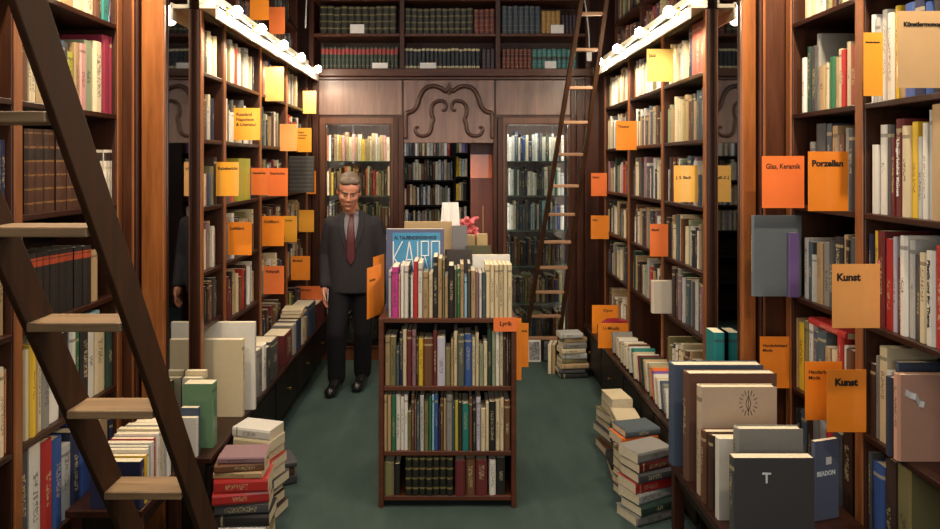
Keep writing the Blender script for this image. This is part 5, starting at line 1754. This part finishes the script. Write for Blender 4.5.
# hanging cables and the little socket
pts = [P(583, -10, 6.1), P(587, 15, 6.1), P(589, 35, 6.1), P(589.5, 52, 6.1)]
sk = thing('cable_switch', 'white cable with a small white switch hanging by the leaning ladder', 'cable', tuple(P(589, 58, 6.1)))
MB().tube([p - sk.location for p in pts], 0.006, 8).build('cable', M['cable'], sk, smooth=True)
MB().box(-0.022, 0.022, -0.02, 0.012, -0.03, 0.055).build('switch', M['card_white'], sk, 0.006)
pts = [P(307, -12, 5.95), P(306, 10, 5.95), P(305.5, 28, 5.95)]
tag(MB().tube(pts, 0.006, 8).build('cable', M['cable'], smooth=True), 'thin pale cable hanging above the far end of left lamp rail', 'cable')

# ------------------------------------------------------------------ the man
def blob(parts, voxel, smooth=6, factor=0.5):
    """one continuous surface grown round limbs and rounded masses"""
    bm = bmesh.new()
    for p in parts:
        tmp = bmesh.new()
        if p[0] == 'c':        # tapered limb from a to b
            _, a, b, ra, rb = p
            a, b = Vector(a), Vector(b)
            for q_, rr in ((a, ra), (b, rb)):
                m_ = bmesh.ops.create_icosphere(tmp, subdivisions=3, radius=rr)
                bmesh.ops.translate(tmp, verts=m_['verts'], vec=q_)
            bmesh.ops.convex_hull(tmp, input=tmp.verts)
            loose = [v for v in tmp.verts if not v.link_faces]
            inner = [f for f in tmp.faces if False]
            bmesh.ops.delete(tmp, geom=loose, context='VERTS')
        elif p[0] == 'e':      # ellipsoid, optional turn
            _, c, rad, *rot = p
            m_ = bmesh.ops.create_icosphere(tmp, subdivisions=3, radius=1)
            M4 = Matrix.Translation(c) @ (Euler(rot[0]).to_matrix().to_4x4() if rot else Matrix()) @ Matrix.Diagonal((*rad, 1))
            bmesh.ops.transform(tmp, matrix=M4, verts=tmp.verts)
        elif p[0] == 'h':      # hull of several ellipses (x half, y half) stacked: sections (centre, rx, ry)
            for (c, rx, ry) in p[1]:
                for k in range(28):
                    t = 2 * PI * k / 28
                    ex = 0.8
                    cx_, sy_ = math.cos(t), math.sin(t)
                    tmp.verts.new(Vector(c) + Vector((rx * math.copysign(abs(cx_) ** ex, cx_), ry * math.copysign(abs(sy_) ** ex, sy_), 0)))
            bmesh.ops.convex_hull(tmp, input=tmp.verts)
            bmesh.ops.delete(tmp, geom=[v for v in tmp.verts if not v.link_faces], context='VERTS')
        me = bpy.data.meshes.new('tmp')
        tmp.to_mesh(me)
        tmp.free()
        bm.from_mesh(me)
        bpy.data.meshes.remove(me)
    me = bpy.data.meshes.new('blob')
    bm.to_mesh(me)
    bm.free()
    o = bpy.data.objects.new('blob', me)
    COL.objects.link(o)
    rmod = o.modifiers.new('r', 'REMESH')
    rmod.mode = 'VOXEL'
    rmod.voxel_size = voxel
    s_ = o.modifiers.new('s', 'SMOOTH')
    s_.iterations = smooth
    s_.factor = factor
    dg = bpy.context.evaluated_depsgraph_get()
    res = bpy.data.meshes.new_from_object(o.evaluated_get(dg))
    bpy.data.objects.remove(o)
    res.polygons.foreach_set('use_smooth', [True] * len(res.polygons))
    return res


def mesh_obj(me, name, mat, parent):
    me.materials.clear()
    me.materials.append(mat)
    me.name = name
    o = bpy.data.objects.new(name, me)
    COL.objects.link(o)
    o.parent = parent
    return o


man = thing('person', 'grey-haired man in dark suit and dark red tie walking, looking down', 'person', (-0.775, 5.40, 0))
skin = plain('skin', (188, 128, 104), 0.5, var=0.06, scale=18)
suit = plain('dark_suit_cloth', (46, 44, 48), 0.85, var=0.2, scale=120, spec=0.2)
trou = plain('black_trouser_cloth', (26, 25, 30), 0.85, var=0.2, scale=120, spec=0.2)
shirt = plain('grey_shirt_cloth', (120, 118, 124), 0.8, var=0.06)
tie_m = plain('dark_red_silk', (78, 26, 34), 0.5, var=0.2, scale=60)
hair_m = plain('greying_hair', (96, 82, 70), 0.7, var=0.35, scale=120)
shoe_m = plain('black_shoe_leather', (26, 24, 24), 0.3, coat=0.3)
# joints, local to the man's base point (X right in the picture, -Y towards the camera)
HIP = 0.86
hipL, hipR = Vector((-0.085, 0.0, HIP)), Vector((0.085, 0.0, HIP))
kneeL, kneeR = Vector((-0.115, -0.065, 0.47)), Vector((0.075, 0.03, 0.47))
ankL, ankR = Vector((-0.13, 0.03, 0.085)), Vector((0.055, 0.16, 0.095))
neck = Vector((0.0, -0.02, 1.41))
hd = Vector((-0.012, -0.105, 1.548))          # centre of the head
shL, shR = Vector((-0.165, 0.0, 1.30)), Vector((0.175, 0.0, 1.30))
elL, elR = Vector((-0.215, 0.035, 1.06)), Vector((0.225, 0.03, 1.06))
wrL, wrR = Vector((-0.205, -0.05, 0.835)), Vector((0.225, -0.06, 0.84))
PITCH, ROLL, YAW = 0.30, 0.06, 0.16
HS = 1.12
HR = Euler((PITCH, ROLL, YAW)).to_matrix().to_4x4()
HM = Matrix.Translation(hd) @ HR @ Matrix.Scale(HS, 4)
hp = lambda x, y, z: tuple(HM @ Vector((x, y, z)))
he = lambda c, r_: ('e', hp(*c), tuple(v * HS for v in r_), (PITCH, ROLL, YAW))
body = [he((0, 0.018, 0.035), (0.074, 0.094, 0.084)), he((0, -0.045, 0.040), (0.064, 0.044, 0.048)), he((0, -0.028, -0.028), (0.066, 0.060, 0.062)),
        he((0, -0.026, -0.066), (0.055, 0.054, 0.040)), he((0, -0.015, -0.05), (0.060, 0.05, 0.04)), he((0, -0.060, -0.096), (0.024, 0.021, 0.016)), he((0, -0.080, 0.022), (0.044, 0.011, 0.009)),
        ('c', hp(0, -0.086, 0.010), hp(0, -0.103, -0.028), 0.009, 0.0125), he((-0.012, -0.092, -0.032), (0.009, 0.010, 0.008)), he((0.012, -0.092, -0.032), (0.009, 0.010, 0.008)),
        he((-0.036, -0.066, -0.022), (0.021, 0.019, 0.019)), he((0.036, -0.066, -0.022), (0.021, 0.019, 0.019)),
        he((0, -0.082, -0.068), (0.022, 0.009, 0.006)), he((0, -0.081, -0.057), (0.024, 0.009, 0.005)),
        he((-0.074, 0.012, -0.008), (0.010, 0.020, 0.031)), he((0.074, 0.012, -0.008), (0.010, 0.020, 0.031)),
        ('c', neck + Vector((0, 0.02, -0.06)), hp(0, 0.02, -0.05), 0.062, 0.060),
        ('h', [((0, 0.0, 0.84), 0.14, 0.09), ((0.0, 0.0, 1.0), 0.135, 0.085), ((0.005, 0.0, 1.2), 0.155, 0.095), ((0.005, 0.0, 1.30), 0.155, 0.08), ((0.005, 0.0, 1.38), 0.065, 0.055)]),
        ('c', hipL, kneeL, 0.075, 0.05), ('c', kneeL, ankL, 0.05, 0.036), ('c', hipR, kneeR, 0.075, 0.05), ('c', kneeR, ankR, 0.05, 0.036),
        ('c', ankL, ankL + Vector((-0.01, -0.10, -0.045)), 0.034, 0.026), ('c', ankR, ankR + Vector((0.0, -0.10, -0.055)), 0.034, 0.026),
        ('c', shL, elL, 0.045, 0.037), ('c', elL, wrL, 0.036, 0.026), ('c', shR, elR, 0.045, 0.037), ('c', elR, wrR, 0.036, 0.026)]
for wr, sx in ((wrL, 1), (wrR, -1)):
    pal_c = wr + Vector((0, -0.02, -0.06))
    body.append(('c', wr, pal_c, 0.024, 0.026))
    body.append(('e', pal_c, (0.018, 0.042, 0.045)))
    for k, (dy, ln) in enumerate(((-0.032, 0.07), (-0.011, 0.08), (0.010, 0.075), (0.030, 0.058))):
        k0 = pal_c + Vector((0, dy, -0.032))
        k1 = k0 + Vector((sx * 0.008, -0.008, -ln * 0.55))
        k2 = k1 + Vector((sx * 0.018, 0.006, -ln * 0.42))
        body.append(('c', k0, k1, 0.0095, 0.0088))
        body.append(('c', k1, k2, 0.0088, 0.0075))
    t0 = pal_c + Vector((0, -0.036, 0.012))
    t1 = t0 + Vector((sx * 0.012, -0.022, -0.030))
    body.append(('c', t0, t1, 0.012, 0.010))
    body.append(('c', t1, t1 + Vector((sx * 0.010, -0.004, -0.026)), 0.010, 0.008))
ob_ = mesh_obj(blob(body, 0.0058, 3), 'body', skin, man)
# eyes, brows, mouth line
for sx in (-1, 1):
    ey = mesh_obj(blob([he((sx * 0.029, -0.083, 0.004), (0.0105, 0.006, 0.0042))], 0.0016, 1), 'eye', plain('eye_white', (104, 84, 74), 0.5) if sx < 0 else bpy.data.materials['eye_white'], man)
    mesh_obj(blob([he((sx * 0.029, -0.0885, 0.002), (0.005, 0.0025, 0.0038))], 0.0010, 1), 'iris', plain('iris', (38, 34, 34), 0.3) if sx < 0 else bpy.data.materials['iris'], ey)
    mesh_obj(blob([('c', hp(sx * 0.013, -0.094, 0.023), hp(sx * 0.045, -0.083, 0.024), 0.005, 0.0035)], 0.002, 1), 'eyebrow', hair_m, man)
mesh_obj(blob([('c', hp(-0.020, -0.089, -0.0625), hp(0.020, -0.089, -0.0625), 0.0026, 0.0026)], 0.0013, 1), 'mouth', plain('lips', (136, 78, 70), 0.5), man)
hair = [he((0, 0.034, 0.044), (0.081, 0.092, 0.086)), he((0, 0.06, 0.0), (0.073, 0.058, 0.075)), he((-0.068, 0.010, 0.026), (0.014, 0.034, 0.036)), he((0.068, 0.010, 0.026), (0.014, 0.034, 0.036)),
        he((-0.020, -0.040, 0.086), (0.050, 0.046, 0.026)), he((0.028, -0.036, 0.088), (0.042, 0.044, 0.026))]
mesh_obj(blob(hair, 0.0055, 3), 'hair', hair_m, man)
jk = [('h', [((0, 0.0, 0.775), 0.172, 0.125), ((0, -0.005, 0.95), 0.162, 0.12), ((0.0, -0.005, 1.08), 0.158, 0.116), ((0.005, -0.005, 1.20), 0.175, 0.122), ((0.005, -0.002, 1.29), 0.185, 0.112), ((0.005, 0.0, 1.345), 0.15, 0.088), ((0.003, 0.01, 1.40), 0.072, 0.062)]),
      ('c', shL, elL, 0.060, 0.053), ('c', elL, wrL + Vector((0, 0.005, 0.005)), 0.052, 0.043), ('c', shR, elR, 0.060, 0.053), ('c', elR, wrR + Vector((0, 0.005, 0.005)), 0.052, 0.043)]
jme = blob(jk, 0.010, 5)
jo = mesh_obj(jme, 'jacket', suit, man)
tr = [('h', [((0, 0.005, 0.78), 0.158, 0.108), ((0, 0.005, 0.93), 0.150, 0.10)]), ('c', hipL, kneeL, 0.096, 0.074), ('c', kneeL, ankL + Vector((0, 0.012, 0.02)), 0.074, 0.070), ('c', hipR, kneeR, 0.096, 0.074), ('c', kneeR, ankR + Vector((0, 0.012, 0.02)), 0.074, 0.070)]
mesh_obj(blob(tr, 0.010, 5), 'trousers', trou, man)
for ank, nm, lift in ((ankL, 'shoe', 0.0), (ankR, 'shoe', 0.0)):
    toe = Vector((ank.x - 0.02, ank.y - 0.165, 0.040))
    heel = Vector((ank.x, ank.y + 0.045, 0.044))
    sh = blob([('c', heel, toe, 0.042, 0.040), ('c', Vector((ank.x, ank.y + 0.01, 0.095)), heel, 0.050, 0.044), ('c', Vector((ank.x, ank.y, 0.085)), Vector((ank.x - 0.01, ank.y - 0.08, 0.055)), 0.046, 0.04), ('e', (toe.x, toe.y + 0.02, 0.036), (0.050, 0.065, 0.036))], 0.007, 4)
    lo_ = min(v.co.z for v in sh.vertices)
    for v in sh.vertices:
        v.co.z = max(v.co.z - lo_, 0.0) if v.co.z - lo_ > 0.004 else 0.0
    mesh_obj(sh, nm, shoe_m, man)
# shirt front, tie and lapels laid on the jacket's chest
bvh = BVHTree.FromPolygons([v.co for v in jme.vertices], [tuple(p.vertices) for p in jme.polygons])


def drape(outline, lift, thick, name, mat, nz=26, parent=man):
    """strip given as rows (z, x0, x1), laid on the chest"""
    mb = MB()
    nx = 6
    grid = []
    for (z, a, b) in outline:
        row = []
        for k in range(nx + 1):
            x = a + (b - a) * k / nx
            hit = bvh.ray_cast(Vector((x, -1.0, z)), Vector((0, 1, 0)))
            yv = hit[0].y if hit[0] is not None else -0.06
            row.append(Vector((x, yv - lift, z)))
        grid.append(row)
    nr_ = len(grid)
    for back in (0, 1):
        for row in grid:
            for p in row:
                mb.v.append((p.x, p.y + back * thick, p.z))
    w_ = nx + 1
    off_ = nr_ * w_
    for i in range(nr_ - 1):
        for k in range(nx):
            a = i * w_ + k
            mb.f.append((a, a + 1, a + w_ + 1, a + w_))
            mb.f.append((off_ + a, off_ + a + w_, off_ + a + w_ + 1, off_ + a + 1))
    for i in range(nr_ - 1):
        for k in (0, nx):
            a = i * w_ + k
            mb.f.append((a, a + w_, off_ + a + w_, off_ + a))
    for k in range(nx):
        for i in (0, nr_ - 1):
            a = i * w_ + k
            mb.f.append((a, a + 1, off_ + a + 1, off_ + a))
    mb.mi = [0] * len(mb.f)
    return mb.build(name, mat, parent, smooth=True)


def lerp_rows(keys, n=22):
    out = []
    for i in range(n + 1):
        t = i / n * (len(keys) - 1)
        k = min(int(t), len(keys) - 2)
        u = t - k
        out.append(tuple(p + (q - p) * u for p, q in zip(keys[k], keys[k + 1])))
    return out


cxm = 0.005
drape(lerp_rows([(1.40, cxm - 0.045, cxm + 0.045), (1.36, cxm - 0.062, cxm + 0.062), (1.22, cxm - 0.045, cxm + 0.045), (1.06, cxm - 0.004, cxm + 0.004)]), 0.004, 0.006, 'shirt_front', shirt)
drape(lerp_rows([(1.39, cxm - 0.018, cxm + 0.018), (1.375, cxm - 0.014, cxm + 0.014), (1.22, cxm - 0.030, cxm + 0.030), (1.05, cxm - 0.036, cxm + 0.036), (1.0, cxm - 0.004, cxm + 0.004)]), 0.010, 0.007, 'tie', tie_m)
for sx in (-1, 1):
    ks = [(1.395, 0.045, 0.060), (1.345, 0.056, 0.092), (1.29, 0.054, 0.102), (1.22, 0.042, 0.085), (1.06, 0.004, 0.022)]
    drape(lerp_rows([(z, cxm + sx * (a if sx > 0 else b), cxm + sx * (b if sx > 0 else a)) for z, a, b in ks]), 0.009, 0.007, 'lapel', suit)
    drape(lerp_rows([(1.412, cxm + (0.008 if sx > 0 else -0.05), cxm + (0.05 if sx > 0 else -0.008)), (1.372, cxm + (0.022 if sx > 0 else -0.052), cxm + (0.052 if sx > 0 else -0.022))], 6), 0.013, 0.006, 'shirt_collar', shirt)
for z in (1.0, 0.91):
    hit = bvh.ray_cast(Vector((cxm, -1, z)), Vector((0, 1, 0)))
    MB().lathe([(0.004, -0.001), (0.010, 0.0), (0.009, 0.004), (0.002, 0.005)], (0, 0, 0), 10).build('button', M['ink'], man, loc=(cxm, hit[0].y + 0.001, z)).rotation_euler = (PI / 2, 0, 0)

# ------------------------------------------------------------------ the many books: the 300 of a kind that show largest stay single
bpy.context.view_layer.update()
dg = bpy.context.evaluated_depsgraph_get()
eye = Vector((0, 0, EYE))


def shows(o):
    """rough picture area of a book: its outline's size times the share of its points that the camera sees"""
    me, mw = o.data, o.matrix_world
    vs = [mw @ v.co for v in me.vertices]
    px = [VX + F * v.x / max(0.1, v.y) for v in vs]
    py = [VY - F * (v.z - EYE) / max(0.1, v.y) for v in vs]
    x0, x1, y0, y1 = max(0, min(px)), min(940, max(px)), max(0, min(py)), min(529, max(py))
    if x1 <= x0 or y1 <= y0:
        return 0.0
    lo = Vector([min(v.co[i] for v in me.vertices) for i in range(3)])
    hi = Vector([max(v.co[i] for v in me.vertices) for i in range(3)])
    seen = tot = 0
    pts_ = [(0.5, 0.0, k / 6) for k in range(1, 6)] + [(0.2, 0.0, 0.9), (0.8, 0.0, 0.9), (0.5, 0.15, 1.0), (0.0, 0.3, 0.8), (1.0, 0.3, 0.8), (0.0, 0.6, 0.5), (1.0, 0.6, 0.5)]
    for (a, b, c) in pts_:
        p = mw @ Vector((lo.x + (hi.x - lo.x) * a, lo.y + (hi.y - lo.y) * b, lo.z + (hi.z - lo.z) * c))
        d_ = p - eye
        hit, loc_, nn_, ix_, ho, mm_ = SC.ray_cast(dg, eye, d_.normalized(), distance=d_.length + 0.02)
        if hit and (ho.name == o.name or (ho.parent and ho.parent.name == o.name)):
            seen += 1
        tot += 1
    return (x1 - x0) * (y1 - y0) * seen / tot


rank = {}
for o in BOOKS:
    k = o.name.split('.')[0]
    if k in ('hardcover_book', 'paperback_book'):
        rank.setdefault(k, []).append((shows(o), o))
rest = []
for k, rows in rank.items():
    rows.sort(key=lambda t: -t[0])
    rest += [o for a, o in rows[300:]] + [o for a, o in rows[:300] if a <= 0]
V, FC, MI, UV, CL, RD, MATS = [], [], [], [], [], [], []
kids = {}
for q in COL.objects:
    if q.parent:
        kids.setdefault(q.parent.name, []).append(q)
for o in rest:
    for q in [o] + kids.get(o.name, []):
        me, mw = q.data, q.matrix_world
        base = len(V)
        V += [tuple(mw @ v.co) for v in me.vertices]
        col = [tuple(d.color) for d in me.attributes['bookcol'].data] if 'bookcol' in me.attributes else [(0.6, 0.5, 0.35, 1)] * len(me.vertices)
        CL += col
        RD += [d.value for d in me.attributes['bookrnd'].data] if 'bookrnd' in me.attributes else [0.0] * len(me.vertices)
        ul = me.uv_layers.get('spine')
        for p in me.polygons:
            m_ = me.materials[p.material_index]
            if m_ not in MATS:
                MATS.append(m_)
            FC.append(tuple(base + i for i in p.vertices))
            MI.append(MATS.index(m_))
            UV += [tuple(ul.data[li].uv) if ul else (-1, -1) for li in p.loop_indices]
gone = []
for o in rest:
    for q in kids.get(o.name, []) + [o]:
        gone.append(q)
bpy.data.batch_remove(gone)
if rest:
    me = bpy.data.meshes.new('distant_books')
    me.from_pydata(V, [], FC)
    for m_ in MATS:
        me.materials.append(m_)
    me.polygons.foreach_set('material_index', MI)
    ul = me.uv_layers.new(name='spine')
    ul.data.foreach_set('uv', [c for uv in UV for c in uv])
    a_ = me.attributes.new('bookcol', 'FLOAT_COLOR', 'POINT')
    a_.data.foreach_set('color', [c for q in CL for c in q])
    a_ = me.attributes.new('bookrnd', 'FLOAT', 'POINT')
    a_.data.foreach_set('value', RD)
    o = bpy.data.objects.new('distant_books', me)
    COL.objects.link(o)
    tag(o, 'mass of smaller and half hidden books filling the farther, dimmer shelves', 'books', None, 'stuff')
bpy.context.view_layer.update()
